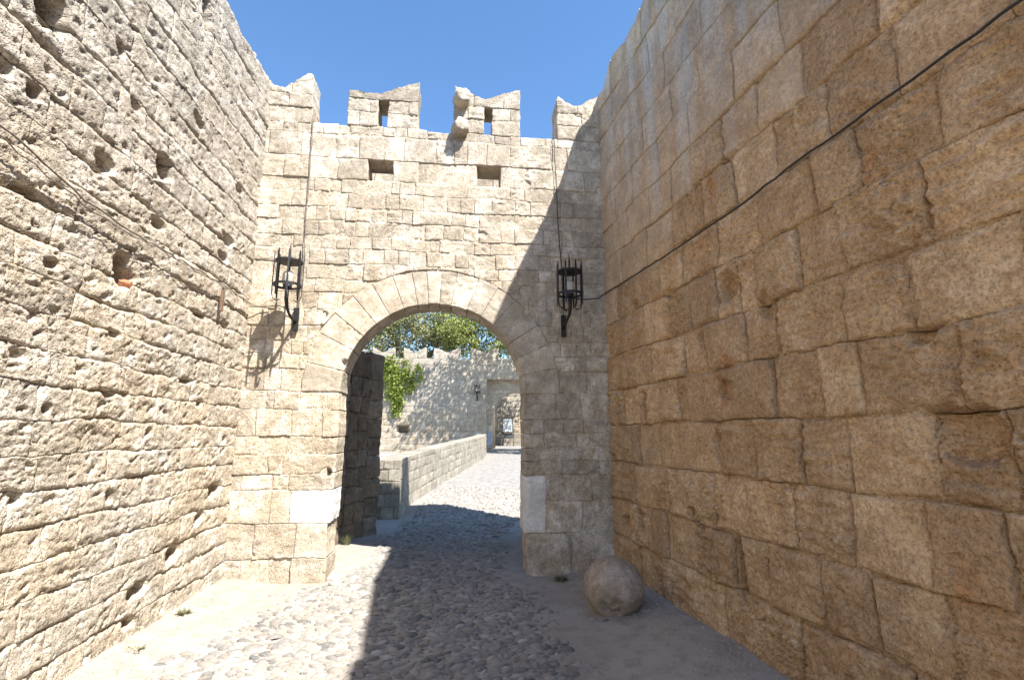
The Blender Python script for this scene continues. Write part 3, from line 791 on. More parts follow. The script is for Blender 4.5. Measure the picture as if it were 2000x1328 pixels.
# =================================================================== left wall
lw = empty("castle_wall")
tag(lw, "tall sunlit pale limestone wall, pitted and weathered, with a cable strung along it", "wall", kind="thing")
L = Wall((-2.46, 0, 0), (0, 1, 0), 51, 'left', M_LEFT, lw, warp=0.026)
L.holes = [(3.35, 1.75, 0.04, 0.03, 0.05, 0), (4.45, 1.62, 0.035, 0.03, 0.05, 0), (5.2, 1.9, 0.05, 0.03, 0.05, 0), (4.17, 3.79, 0.11, 0.10, 0.28, 0.2), (3.87, 2.80, 0.10, 0.125, 0.28, 0.5), (2.89, 4.09, 0.13, 0.12, 0.28, 0.3), (4.49, 5.58, 0.07, 0.16, 0.2, 0.2), (3.50, 4.36, 0.05, 0.05, 0.12, 0.3),
           (3.50, 3.46, 0.10, 0.06, 0.12, -0.2), (2.89, 3.55, 0.05, 0.05, 0.10, 0.2), (3.72, 4.06, 0.05, 0.04, 0.09, 0), (4.59, 4.52, 0.10, 0.05, 0.12, -0.2), (4.19, 3.31, 0.09, 0.045, 0.10, -0.1), (5.40, 3.64, 0.12, 0.05, 0.12, 0.0),
           (3.27, 1.24, 0.04, 0.035, 0.06, 0), (4.06, 1.16, 0.035, 0.045, 0.08, 0.3), (5.71, 1.04, 0.13, 0.07, 0.12, 0.2), (5.05, 0.56, 0.13, 0.08, 0.12, 0.3), (4.56, 0.40, 0.13, 0.06, 0.10, 0.1), (4.50, 0.17, 0.08, 0.04, 0.10, 0.1),
           (2.69, 3.56, 0.06, 0.05, 0.10, 0), (2.97, 2.97, 0.10, 0.04, 0.10, 0), (3.86, 2.31, 0.05, 0.03, 0.06, 0), (5.33, 3.44, 0.12, 0.045, 0.10, 0.1), (5.55, 2.75, 0.10, 0.04, 0.08, 0), (5.0, 2.73, 0.14, 0.03, 0.07, 0),
           (5.45, 0.80, 0.10, 0.05, 0.09, 0.3), (5.80, 1.55, 0.05, 0.03, 0.05, 0), (3.1, 2.05, 0.05, 0.035, 0.05, 0), (4.9, 2.08, 0.10, 0.025, 0.05, 0), (3.9, 1.88, 0.08, 0.025, 0.05, 0), (5.55, 4.3, 0.09, 0.04, 0.08, 0), (3.2, 2.62, 0.06, 0.03, 0.06, 0.2)]
zl = [-0.08, 0.22, 0.43, 0.64, 0.86, 1.06, 1.27, 1.48, 1.69, 1.90, 2.10, 2.32, 2.52, 2.73, 2.95, 3.17, 3.38, 3.62, 3.86, 4.10, 4.36, 4.62, 4.90, 5.18, 5.46, 5.75, 6.15]
tp = [(y, 6.05 + 0.035 * float(fbm(np.array([y * 2.0]), np.array([0.0]), 3, 3)[0]) + (0.05 if y > 5.6 else 0)) for y in np.arange(0.5, 7.0, 0.06)]
lclamp = clamp_top(tp)
for k in range(len(zl) - 1):
    z0, z1 = zl[k], zl[k + 1]
    a = 1.25 - rng.uniform(0, 0.25); end = 6.16
    if k > 22: a += 0.9
    while a < end - 0.02:
        b = a + (rng.uniform(0.24, 0.60) if a > 2.3 else rng.uniform(0.45, 0.75))
        if b > end - 0.16: b = end
        rect_stone(L, a, b, z0, z1, gap=0.002, px=1.5 if b > 2.7 else 3.5, clamp=lclamp if z1 > 6 else None, depth=0.5 if z1 > 6 else 0.10, deep=6 if z1 > 6 else 0)
        a = b

def wall_core(w, s0, s1, z1, inset, cell, name, mat, flush=None, top=None, flush_below=True):
    sa = np.arange(s0, s1 + cell, cell); za = np.concatenate([np.arange(-0.15, z1, cell), [z1]])
    S, Z = np.meshgrid(sa, za)
    Zc = np.minimum(Z, np.interp(S, [p[0] for p in top], [p[1] for p in top]) - 0.05) if top else Z
    ins = np.full_like(S, inset)
    if flush is not None: ins = np.where((S < flush) if flush_below else (S > flush), -0.01, inset)
    H = -ins + 0.010 * fbm(S * 4, Zc * 4, 3, w.seed + 7) - np.where(w.hole(S, Zc) > 0.004, w.hole(S, Zc) + 0.05, 0)
    P = w.pt(S, Zc, H).reshape(-1, 3)
    ny_, nx_ = S.shape; idx = np.arange(nx_ * ny_).reshape(ny_, nx_)
    q = np.stack([idx[:-1, :-1], idx[:-1, 1:], idx[1:, 1:], idx[1:, :-1]], -1).reshape(-1, 4)
    # top and back
    T1 = w.pt(S[-1], Zc[-1], np.full(nx_, -0.9)).reshape(-1, 3); T2 = w.pt(S[-1], np.full(nx_, -0.15), np.full(nx_, -0.9)).reshape(-1, 3)
    n0 = len(P); i1 = np.arange(n0, n0 + nx_); i2 = i1 + nx_; tr = idx[-1]
    q2 = np.stack([tr[:-1], tr[1:], i1[1:], i1[:-1]], -1); q3 = np.stack([i1[:-1], i1[1:], i2[1:], i2[:-1]], -1)
    # ends
    ends = []
    V = np.concatenate([P, T1, T2])
    me = mesh_np(name, V, np.concatenate([q, q2, q3]))
    return link(name, me, mat, w.thing)
wall_core(L, -7.0, 6.3, 6.0, 0.030, 0.05, "mortar_core", M_MORT, flush=0.9)

# =================================================================== right wall
rw = empty("castle_wall")
tag(rw, "shaded brown wall of big pitted sandstone blocks beside the stone ball", "wall", kind="thing")
ang = math.radians(5.9)
R = Wall((1.89, 6.1, 0), (math.sin(ang), -math.cos(ang), 0), 71, 'right', M_RIGHT, rw, warp=0.020)
R.holes = [(2.44, 2.77, 0.125, 0.13, 0.13, 0), (0.93, 1.90, 0.07, 0.17, 0.12, 0), (4.05, 1.60, 0.16, 0.13, 0.09, 0), (2.16, 1.50, 0.05, 0.14, 0.07, 0), (0.83, 3.02, 0.08, 0.07, 0.07, 0), (1.55, 2.96, 0.06, 0.05, 0.06, 0), (2.05, 2.42, 0.06, 0.07, 0.06, 0.3),
           (2.35, 1.95, 0.10, 0.08, 0.05, 0), (0.75, 0.72, 0.07, 0.12, 0.10, 0), (1.75, 0.92, 0.09, 0.06, 0.07, 0), (3.9, 2.08, 0.07, 0.04, 0.07, 0), (2.33, 0.62, 0.045, 0.24, 0.09, 0.05), (0.10, 1.30, 0.06, 0.06, 0.08, 0), (0.35, 0.6, 0.14, 0.12, 0.08, 0.4), (2.85, 2.5, 0.06, 0.12, 0.06, 0),
           (2.60, 3.80, 0.10, 0.035, 0.05, 0), (2.9, 4.20, 0.3, 0.02, 0.03, 0)]
rtop = [(-0.5, 6.2), (0.0, 6.25), (0.2, 6.26), (0.34, 6.36), (0.45, 6.5), (0.7, 6.42), (0.9, 6.36), (1.1, 6.40), (1.3, 6.46), (1.7, 6.62), (1.9, 6.65), (3.0, 6.95), (4.2, 7.2), (7, 7.22), (13, 7.25)]
rtop = [(s_, np.interp(s_, [p[0] for p in rtop], [p[1] for p in rtop]) + (0.02 * float(fbm(np.array([s_ * 5.0]), np.array([0.]), 2, 8)[0]) if s_ < 8 else 0)) for s_ in np.arange(-0.4, 13, 0.08)]
rclamp = clamp_top(rtop)
RW = [((-0.08, .45), [0.67, 1.16, 2.13, 2.89, 3.62, 4.3]), ((.45, .86), [0.5, 0.97, 1.27, 1.76, 2.26, 2.63, 3.1, 3.44, 3.83, 4.35]), ((.86, 1.28), [0.3, 0.63, 1.06, 1.36, 1.67, 2.07, 2.47, 2.94, 3.36, 3.8, 4.14, 4.5]),
      ((1.28, 1.71), [0.4, 0.77, 1.2, 2.18, 2.62, 3.05, 3.4, 3.89, 4.22, 4.6]), ((1.71, 2.12), [0.41, 0.84, 1.25, 1.61, 2.02, 2.27, 2.86, 3.26, 3.55, 4.06, 4.5]), ((2.12, 2.53), [0.15, 0.57, 1.14, 1.74, 2.1, 2.6, 2.93, 3.47, 3.87, 4.4]),
      ((2.53, 2.96), [0.19, 0.63, 1.02, 1.53, 1.9, 2.30, 2.58, 2.78, 3.2, 3.53, 4.03, 4.55]), ((2.96, 3.37), [0.35, 0.85, 1.41, 1.83, 2.36, 2.85, 3.38, 3.7, 4.16, 4.6]), ((3.37, 3.80), [0.5, 1.16, 1.66, 2.2, 2.63, 3.1, 3.54, 3.99, 4.5]),
      ((3.80, 4.22), [0.7, 1.27, 1.69, 2.08, 2.54, 2.96, 3.39, 3.92, 4.4]), ((4.22, 4.66), [0.4, 0.9, 1.5, 2.09, 2.74, 3.25, 3.85, 4.4]), ((4.66, 5.1), [0.6, 1.2, 1.81, 2.3, 2.81, 3.51, 4.1]),
      ((5.1, 5.55), [0.5, 1.1, 1.7, 2.4, 3.1, 3.7]), ((5.55, 6.0), [0.7, 1.4, 2.0, 2.7]), ((6.0, 6.8), [0.45, 0.9, 1.3, 1.9, 2.5])]
for (z0, z1), js in RW:
    ed = [-0.12] + js + [js[-1] + 0.5, js[-1] + 1.05, js[-1] + 1.6]
    for a, b in zip(ed[:-1], ed[1:]):
        sm = max(0.0, min(1.0, ((z0 - 2.5) / 1.5) + 0.30 - 0.25 * a + rng.uniform(-0.2, 0.2)))     # the upper masonry keeps its smooth lime-washed face
        p = rand_params(R); p['rough'] *= (1 - 0.85 * sm); p['off'] *= (1 - 0.6 * sm); p['jd'] *= (1 - 0.55 * sm)
        if sm > 0.4: p['strata'] = 0
        rect_stone(R, a, b, z0, z1, params=p, mat=M_RSMOOTH if sm > rng.uniform(0.15, 0.85) else None, px=1.25, clamp=rclamp if z1 > 6.1 else None, depth=0.5 if z1 > 6.1 else 0.10, deep=6 if z1 > 6.1 else 0, gap=0.008)
wall_core(R, -0.4, 13.0, 7.3, 0.036, 0.05, "mortar_core", M_MORTR, flush=6.2, top=rtop, flush_below=False)

# =================================================================== bridge parapet
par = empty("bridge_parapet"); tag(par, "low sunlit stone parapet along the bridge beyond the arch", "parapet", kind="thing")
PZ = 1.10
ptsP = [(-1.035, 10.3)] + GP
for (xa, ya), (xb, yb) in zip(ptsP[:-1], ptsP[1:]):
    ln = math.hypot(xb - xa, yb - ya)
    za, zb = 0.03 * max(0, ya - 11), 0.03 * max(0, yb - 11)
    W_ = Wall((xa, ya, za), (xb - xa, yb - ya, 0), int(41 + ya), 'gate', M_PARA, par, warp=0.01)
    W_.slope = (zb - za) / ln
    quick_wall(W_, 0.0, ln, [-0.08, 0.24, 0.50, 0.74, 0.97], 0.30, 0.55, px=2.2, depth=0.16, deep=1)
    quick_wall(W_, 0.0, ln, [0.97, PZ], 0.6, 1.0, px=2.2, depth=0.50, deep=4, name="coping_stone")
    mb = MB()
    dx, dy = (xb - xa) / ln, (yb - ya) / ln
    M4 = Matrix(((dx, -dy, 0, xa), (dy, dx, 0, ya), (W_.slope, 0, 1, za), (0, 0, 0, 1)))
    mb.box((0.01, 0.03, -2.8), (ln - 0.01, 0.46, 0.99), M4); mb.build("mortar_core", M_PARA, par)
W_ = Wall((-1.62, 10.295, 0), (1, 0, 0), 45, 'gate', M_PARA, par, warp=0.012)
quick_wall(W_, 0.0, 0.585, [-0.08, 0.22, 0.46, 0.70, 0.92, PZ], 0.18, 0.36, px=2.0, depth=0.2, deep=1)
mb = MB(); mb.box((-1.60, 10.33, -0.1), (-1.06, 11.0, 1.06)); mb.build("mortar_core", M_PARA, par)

# =================================================================== far wall with the second gateway
YAW = math.radians(6.409)
FO = np.array((3.5, 29.5, 0.0)); FA = np.array((math.cos(YAW), -math.sin(YAW), 0)); FN = np.array((-math.sin(YAW), -math.cos(YAW), 0))
far = empty("far_gate_wall"); tag(far, "crenellated wall across the moat, dappled with tree shade, with a small recessed gateway", "wall", kind="thing")
F_ = Wall(FO, FA, 81, 'gate', M_FAR, far, warp=0.03)
F_.holes = [(-6.56, 1.86, 0.30, 0.22, 0.6, 0), (-3.9, 1.9, 0.3, 0.05, 0.06, 0), (-4.6, 2.3, 0.5, 0.04, 0.06, 0.1), (-7.3, 2.75, 0.4, 0.04, 0.05, 0)]
def farskip(a, b, z0, z1): return b > -1.68 and a < 1.88 and z0 < 4.7
rows = [0.0, 0.36, 0.70, 1.02, 1.40, 1.75, 2.10, 2.48, 2.85, 3.2, 3.58, 3.95, 4.38, 4.80, 5.2, 5.62, 6.06]
for z0, z1 in zip(rows[:-1], rows[1:]):
    spans = [(-9.4, 3.4)] if z0 > 4.7 else [(-9.4, -1.70), (1.90, 3.4)]
    for a0, b0 in spans: quick_wall(F_, a0, b0, [z0, z1], 0.42, 0.95, px=1.8, depth=0.3, deep=1 if z1 > 4.7 else 0, gap=0.012)
def swallow(a, b):
    m = (a + b) / 2; return clamp_top([(a, 6.72), (a + 0.08, 6.70), (m, 6.42), (b - 0.08, 6.70), (b, 6.72)])
for a, b in ((-10.4, -9.1), (-8.55, -7.26), (-6.67, -5.35), (-4.86, -3.29), (-2.65, -0.98), (-0.3, 1.2), (1.9, 3.3)):
    F_.thing = empty("merlon"); F_.thing.parent = far
    for z0, z1 in ((6.06, 6.4), (6.4, 6.75)):
        m = (a + b) / 2 + rng.uniform(-0.2, 0.2)
        for c, d in ((a, m), (m, b)): rect_stone(F_, c, d, z0, z1, clamp=swallow(a, b) if z1 > 6.5 else None, depth=0.45, deep=2, px=1.8)
F_.thing = far
MF = Matrix(((FA[0], -FN[0], 0, FO[0]), (FA[1], -FN[1], 0, FO[1]), (0, 0, 1, 0), (0, 0, 0, 1)))     # local x along the wall, y into it
mb = MB()
mb.box((-14, 0.02, -3), (-6.95, 0.9, 6.0), MF); mb.box((-6.95, 0.62, -3), (-6.15, 0.9, 6.0), MF); mb.box((-6.95, 0.02, -3), (-6.15, 0.62, 1.5), MF); mb.box((-6.95, 0.02, 2.2), (-6.15, 0.62, 6.0), MF)
mb.box((-6.15, 0.02, -3), (-1.72, 0.9, 6.0), MF); mb.box((1.92, 0.02, -3), (14, 0.9, 6.0), MF); mb.box((-1.72, 0.02, 4.82), (1.92, 0.9, 6.0), MF)
mb.build("mortar_core", M_FAR, far)
# recessed gateway
RG = Wall(FO - FN * 0.75, FA, 87, 'gate', M_VOUS, far, warp=0.02)
A2, Z2, R2 = 0.09, 2.66, 1.41
def clamp2(S, Z):
    dx, dz = S - A2, Z - Z2; r = np.maximum(np.hypot(dx, dz), 1e-6); ins = (r < R2) & (dz > -0.001)
    f = np.where(ins, R2 / r, 1.0); return A2 + dx * f, Z2 + dz * f, np.where(ins, 0, np.abs(r - R2)), ins
quick_wall(RG, -1.9, A2 - R2, [0.3, 0.75, 1.2, 1.65, 2.15, 2.66], 0.6, 0.8, depth=0.6, deep=2, px=1.8)
quick_wall(RG, A2 + R2, 2.1, [0.3, 0.75, 1.2, 1.65, 2.15, 2.66], 0.6, 0.8, depth=0.6, deep=2, px=1.8)
for z0, z1 in ((2.66, 3.1), (3.1, 3.55), (3.55, 4.0), (4.0, 4.4), (4.4, 4.9)): quick_wall(RG, -1.9, 2.1, [z0, z1], 0.4, 0.7, depth=0.6, deep=2, px=1.8, clamp=clamp2)
mb = MB()
for a, b in ((-1.72, -1.69), (1.89, 1.92)): mb.box((a, 0.02, 0.2), (b, 1.4, 4.82), MF)
mb.box((-1.72, 0.74, 4.2), (1.92, 1.36, 4.9), MF)
mb.build("recess_jamb", M_FAR, far)
# wall behind the second gateway
back = empty("courtyard_wall"); tag(back, "rough sunlit wall with a low ledge seen through the distant gateway", "wall", kind="thing")
B_ = Wall(FO - FN * 8.4, FA, 91, 'left', M_FAR, back, warp=0.05)
quick_wall(B_, -3.2, 3.4, [0.5, 0.95, 1.35, 1.75, 2.1, 2.5, 2.85, 3.2, 3.6, 4.0, 4.4, 4.8, 5.2], 0.3, 0.7, px=1.8)
mb = MB(); mb.box((-12, 8.44, 0), (12, 9.2, 5.3), MF); mb.build("mortar_core", M_FAR, back)
B2 = Wall(FO - FN * 7.9, FA, 93, 'gate', M_PARA, back, warp=0.02)
quick_wall(B2, -3.2, 3.4, [0.6, 0.98, 1.35, 1.68], 0.5, 0.9, px=1.8, depth=0.4, deep=1)

# =================================================================== lanterns
def lantern(name, label, loc, rotz=0.0, group=None):
    root = empty(name, loc); root.rotation_euler = (0, 0, rotz)
    tag(root, label, "lantern", group)
    MB().box((-0.032, -0.028, -0.14), (0.032, 0.0, 0.14), bevel=0.004).build("wall_plate", M_IRON, root)
    ay = -0.40
    MB().tube([(0, -0.02, -0.03), (-0.01, -0.10, -0.02), (-0.01, -0.24, 0.015), (0, -0.35, 0.06), (0, ay, 0.14), (0, ay, 0.28)], [0.018, 0.016, 0.016, 0.018, 0.022, 0.026], 10).build("stem", M_IRON, root, True)
    sock = MB().lathe([(0.02, 0.27), (0.045, 0.28), (0.05, 0.31), (0.028, 0.315)], 16, Matrix.Translation((0, ay, 0))).build("lamp_socket", M_IRON, root, True)
    MB().lathe([(0.050, 0.315), (0.060, 0.33), (0.060, 0.42), (0.052, 0.45), (0.030, 0.468), (0.004, 0.474)], 18, Matrix.Translation((0, ay, 0))).build("glass_cover", M_GLASS, sock, True)
    cap_ = MB().lathe([(0.140, 0.575), (0.148, 0.575), (0.148, 0.592), (0.02, 0.60), (0.02, 0.575)], 28, Matrix.Translation((0, ay, 0))).build("cap", M_IRON, root)
    mb = MB(); n = 28
    for rr in ((0.149, 0.292, 0.318),):
        r_, z0, z1 = rr
        ro = [[mb.bm.verts.new((q * math.cos(2 * math.pi * k / n), ay + q * math.sin(2 * math.pi * k / n), z)) for k in range(n)] for q, z in ((r_, z0), (r_, z1), (r_ - 0.012, z1), (r_ - 0.012, z0))]
        for i in range(4):
            for k in range(n): mb.bm.faces.new((ro[i][k], ro[i][(k + 1) % n], ro[(i + 1) % 4][(k + 1) % n], ro[(i + 1) % 4][k]))
    mb.build("ring", M_IRON, root)
    for k in range(8):
        a = 2 * math.pi * (k + 0.35) / 8; ca, sa = math.cos(a), math.sin(a)
        prof = [(0.155, 0.70 + 0.02 * (k % 2)), (0.155, 0.66), (0.155, 0.30), (0.153, 0.19), (0.138, 0.145), (0.105, 0.125), (0.07, 0.14)] if k % 2 == 0 else [(0.155, 0.70), (0.155, 0.66), (0.155, 0.30), (0.155, 0.17)]
        wd = [0.001, 0.010] + [0.011] * (len(prof) - 3) + [0.006]
        mb = MB(); rings = []
        for (r_, z), w_ in zip(prof, wd):
            c = Vector((r_ * ca, ay + r_ * sa, z)); t = Vector((-sa, ca, 0)); nn = Vector((ca, sa, 0)) if z > 0.16 else Vector((0, 0, -1))
            rings.append([mb.bm.verts.new(c + t * (w_ * sx) + nn * (0.005 * sy)) for sx, sy in ((-1, -1), (1, -1), (1, 1), (-1, 1))])
        for r0, r1 in zip(rings[:-1], rings[1:]):
            for q in range(4): mb.bm.faces.new((r0[q], r0[(q + 1) % 4], r1[(q + 1) % 4], r1[q]))
        mb.bm.faces.new(rings[0]); mb.bm.faces.new(rings[-1][::-1])
        mb.build("bar", M_IRON, root)
    MB().tube([(0, ay, 0.60), (0, ay, 0.72), (0, ay, 0.82)], [0.014, 0.011, 0.001], 6).build("finial", M_IRON, cap_)
    return root
lantern("wall_lantern", "black iron cage lantern in the sun casting its shadow beside the arch", (-1.905, 6.085, 2.94), 0, "iron cage lanterns")
lantern("wall_lantern", "black iron cage lantern in the shade with a cable running into it", (1.335, 6.085, 2.94), 0, "iron cage lanterns")
fl = FO + FA * (-2.22) + FN * 0.03
fl_ = lantern("wall_lantern", "tiny iron lantern on the distant dappled wall by the second gateway", (fl[0], fl[1], 3.68), -YAW, "iron cage lanterns")
fl_.scale = (1.15, 1.15, 1.15)
lantern("wall_lantern", "iron lantern silhouette showing just above the dark pier inside the arch", (-1.60, 8.78, 2.86), 0, "iron cage lanterns")

# =================================================================== cables
def cable(name, label, pts_, rad, mat, jitter=0.006, seed=1):
    r_ = np.random.default_rng(seed)
    P = []
    for a, b in zip(pts_[:-1], pts_[1:]):
        n = max(2, int((Vector(b) - Vector(a)).length / 0.10))
        for i in range(n):
            t = i / n; P.append(Vector(a).lerp(Vector(b), t) + Vector(r_.normal(0, jitter, 3)) * (0 if i == 0 else 1))
    P.append(Vector(pts_[-1]))
    o = MB().tube(P, rad, 6).build(name, mat, None, True)
    tag(o, label, "cable"); return o
def lp(s, z, h): return tuple(L.pt(np.array(s), np.array(z), np.array(h)))
def rp(s, z, h): return tuple(R.pt(np.array(s), np.array(z), np.array(h)))
cable("electric_cable", "grey cable clipped along the sunlit pitted wall towards the lantern", [lp(s_, z_, 0.055) for s_, z_ in ((-2, 3.3), (2.4, 3.22), (2.75, 3.19), (3.2, 3.11), (3.67, 3.07), (4.2, 3.085), (4.7, 3.09), (5.3, 3.12), (5.75, 3.10))] + [(-2.40, 6.0, 3.10), (-2.30, 6.05, 3.08), (-2.1, 6.06, 3.10), (-1.93, 6.05, 3.05)], 0.006, M_CABLE_G, 0.007, 1)
cable("electric_cable", "thin second wire sagging just under the grey cable on the sunlit wall", [lp(s_, z_, 0.06) for s_, z_ in ((-2, 3.26), (2.4, 3.17), (2.9, 3.11), (3.4, 3.04), (3.9, 3.055), (4.4, 3.07), (5.0, 3.09), (5.9, 3.09))], 0.004, M_CABLE_G, 0.009, 2)
cable("electric_cable", "black cable stretched straight along the shaded brown wall", [rp(s_, z_, 0.05) for s_, z_ in ((7.5, 3.42), (4.8, 3.39), (4.09, 3.36), (3.35, 3.35), (2.72, 3.31), (1.65, 3.31), (0.74, 3.33), (0.12, 3.35))] + [(1.78, 6.03, 3.30), (1.62, 6.06, 3.29), (1.37, 6.05, 3.31)], 0.0075, M_CABLE, 0.003, 3)
cable("electric_cable", "thin dark wire hanging from the battlements to the sunlit lantern", [(-1.895, 6.3, 5.57), (-1.895, 6.075, 5.56), (-1.88, 6.07, 4.9), (-1.885, 6.07, 4.3), (-1.87, 6.07, 3.7), (-1.885, 6.06, 3.05)], 0.006, M_CABLE_G, 0.003, 4)
cable("electric_cable", "thin dark wire hanging from the battlements to the shaded lantern", [(1.25, 6.3, 5.57), (1.25, 6.075, 5.56), (1.275, 6.07, 4.9), (1.29, 6.07, 4.3), (1.325, 6.07, 3.7), (1.335, 6.06, 3.05)], 0.006, M_CABLE, 0.003, 5)

# =================================================================== stone ball
def stone_ball():
    bm = bmesh.new(); bmesh.ops.create_icosphere(bm, subdivisions=5, radius=1.0)
    for v in bm.verts:
        d = v.co.normalized()
        n = float(fbm(np.array([d.x * 1.5 + d.z]), np.array([d.y * 1.5 - d.z]), 3, 4)[0])
        n2 = float(fbm(np.array([d.x * 7 + d.z * 3]), np.array([d.y * 7 - d.z * 4]), 3, 6)[0])
        r = 1 + 0.055 * n + 0.022 * n2
        c = d.dot(Vector((-0.42, -0.80, -0.42)).normalized())
        ch = max(0.0, (c - 0.90) / 0.10)
        r -= 0.16 * min(1, ch * 1.8) * (0.75 + 0.5 * n2)
        v.co = d * r
    me = bpy.data.meshes.new("stone_ball"); bm.to_mesh(me); bm.free()
    me.polygons.foreach_set("use_smooth", [True] * len(me.polygons))
    o = link("stone_ball", me, M_BALL, None, (1.48, 4.80, 0.225)); o.scale = (0.272, 0.272, 0.268); o.rotation_euler = (0, 0, 0.1)
    tag(o, "big round catapult stone with a chipped side lying at the foot of the wall", "stone ball")
stone_ball()
for i, (x_, y_, r_) in enumerate(((1.33, 4.58, 0.035), (1.60, 4.60, 0.045), (1.70, 4.66, 0.03), (1.24, 4.68, 0.025))):
    o = bpy.data.objects.new("pebble", peb_me[i]); COL.objects.link(o); o.location = (x_, y_, float(ground_z(x_, y_)) - 0.004); o.scale = (r_, r_ * 0.7, r_ * 0.6); o.rotation_euler = (0, 0, i); o.parent = ground

# brick and iron stub in the sunlit wall
mb = MB(); mb.box((-0.05, -0.045, -0.03), (0.035, 0.045, 0.03), bevel=0.012)
for v in mb.bm.verts: v.co += Vector(rng.normal(0, 0.004, 3))
b_ = mb.build("brick", M_BRICK, None, False, lp(3.955, 2.715, -0.03)); b_.rotation_euler = (0.5, 0.25, 0.3); b_.scale = (0.9, 0.8, 0.9)
tag(b_, "orange brick fragment stuck in the hole of the sunlit wall", "brick")
mb = MB(); mb.box((-0.012, -0.022, -0.11), (0.012, 0.022, 0.11), bevel=0.003)
b_ = mb.build("iron_bracket", M_RUST, None, False, lp(5.31, 2.95, 0.05)); tag(b_, "rusty iron strip standing out of the sunlit wall under the cable", "bracket")

# =================================================================== vegetation
def leaves_mesh(name, centres, size, rs, asp=0.5, flat=0.0):
    n = len(centres)
    d = rs.normal(0, 1, (n, 3)); d[:, 2] *= (1 - flat); d /= np.linalg.norm(d, axis=1)[:, None]
    e = rs.normal(0, 1, (n, 3)); e -= (e * d).sum(1)[:, None] * d; e /= np.linalg.norm(e, axis=1)[:, None]
    sz = size * rs.uniform(0.6, 1.35, n)[:, None]
    a = centres - d * sz * 0.5; b = centres + d * sz * 0.5
    nrm = np.cross(d, e); m1 = centres + e * sz * asp * 0.5 + nrm * sz * 0.08; m2 = centres - e * sz * asp * 0.5 + nrm * sz * 0.08
    V = np.stack([a, m1, b, m2], 1).reshape(-1, 3)
    i = np.arange(n) * 4
    return mesh_np(name, V, np.concatenate([np.stack([i, i + 1, i + 2], -1), np.stack([i, i + 2, i + 3], -1)]), False)

def tree(name, label, base, limbs, blobs, nleaf, size, mat, seed, group=None, per_cl=55):
    rs = np.random.default_rng(seed)
    root = empty(name, base); tag(root, label, "tree", group)
    mb = MB()
    for ptsl, r0, r1 in limbs:
        P = [Vector(p) for p in ptsl]; n = len(P)
        mb.tube(P, [r0 + (r1 - r0) * i / (n - 1) for i in range(n)], 8)
    mb.build("trunk", M_BARK, root, True)
    cs = []
    vol = np.array([b[3] * b[4] * b[5] for b in blobs]); vol = vol / vol.sum()
    for (cx, cy, cz, rx, ry, rz), v in zip(blobs, vol):
        ncl = max(3, int(nleaf * v / per_cl))
        u = rs.normal(0, 1, (ncl, 3)); u /= np.linalg.norm(u, axis=1)[:, None]; u *= (rs.uniform(0, 1, ncl) ** 0.45)[:, None]
        cl = np.array((cx, cy, cz)) + u * (rx, ry, rz)
        k = rs.integers(0, ncl, int(nleaf * v))
        cs.append(cl[k] + rs.normal(0, 1, (len(k), 3)) * (0.26 * size / 0.16) * rs.uniform(0.6, 1.3, ncl)[k][:, None])
    me = leaves_mesh("crown", np.concatenate(cs), size, rs)
    link("crown", me, mat, root)
    return root

gz = lambda x, y: float(ground_z(x, y))
tree("shade_tree", "leafy tree over the second gateway whose crown dapples the distant wall", (5.6, 26.2, 0.45),
     [([(0, 0, -0.3), (-0.1, 0.1, 1.5), (-0.4, 0.2, 3.2), (-0.6, 0.3, 4.6)], 0.26, 0.16), ([(-0.6, 0.3, 4.4), (-1.6, 0.5, 6.0), (-3.0, 0.8, 7.2), (-4.4, 0.9, 8.0)], 0.14, 0.03), ([(-0.6, 0.3, 4.6), (-0.5, 0.2, 6.2), (-1.4, 0.3, 8.0)], 0.13, 0.03), ([(-0.5, 0.25, 4.3), (0.8, -0.3, 6.0), (1.8, -0.6, 7.5)], 0.12, 0.03)],
     [(-1.2, 0.3, 7.6, 1.9, 1.7, 1.5), (-3.2, 0.8, 8.2, 1.7, 1.5, 1.2), (-4.8, 1.0, 8.7, 1.4, 1.3, 1.0), (1.4, -0.4, 7.4, 1.7, 1.6, 1.4), (-0.6, 0.2, 9.2, 2.0, 1.8, 1.2), (-2.0, 0.4, 6.3, 0.9, 0.9, 0.5)], 10500, 0.20, M_LEAF1, 5, "trees beyond the gate")
tree("olive_tree", "broad grey-green tree rising behind the distant battlements", (-3.2, 35.5, 0.5),
     [([(0, 0, -0.4), (0.1, 0, 2.5), (0.4, 0.1, 5.0)], 0.3, 0.2), ([(0.4, 0.1, 4.8), (1.6, 0.2, 7.0), (2.8, 0.2, 9.0)], 0.16, 0.04), ([(0.4, 0.1, 5.0), (-1.2, 0.2, 7.5), (-2.2, 0.3, 9.5)], 0.15, 0.04)],
     [(-2.8, 0, 7.6, 2.3, 2.0, 2.0), (0.2, 0, 8.8, 2.6, 2.2, 1.9), (2.6, 0.2, 7.7, 2.2, 2.0, 2.0), (-0.8, 0.3, 6.6, 3.0, 1.6, 0.9), (0, 0, 11.5, 3.4, 2.5, 1.6)], 26000, 0.20, M_LEAF2, 6, "trees beyond the gate")
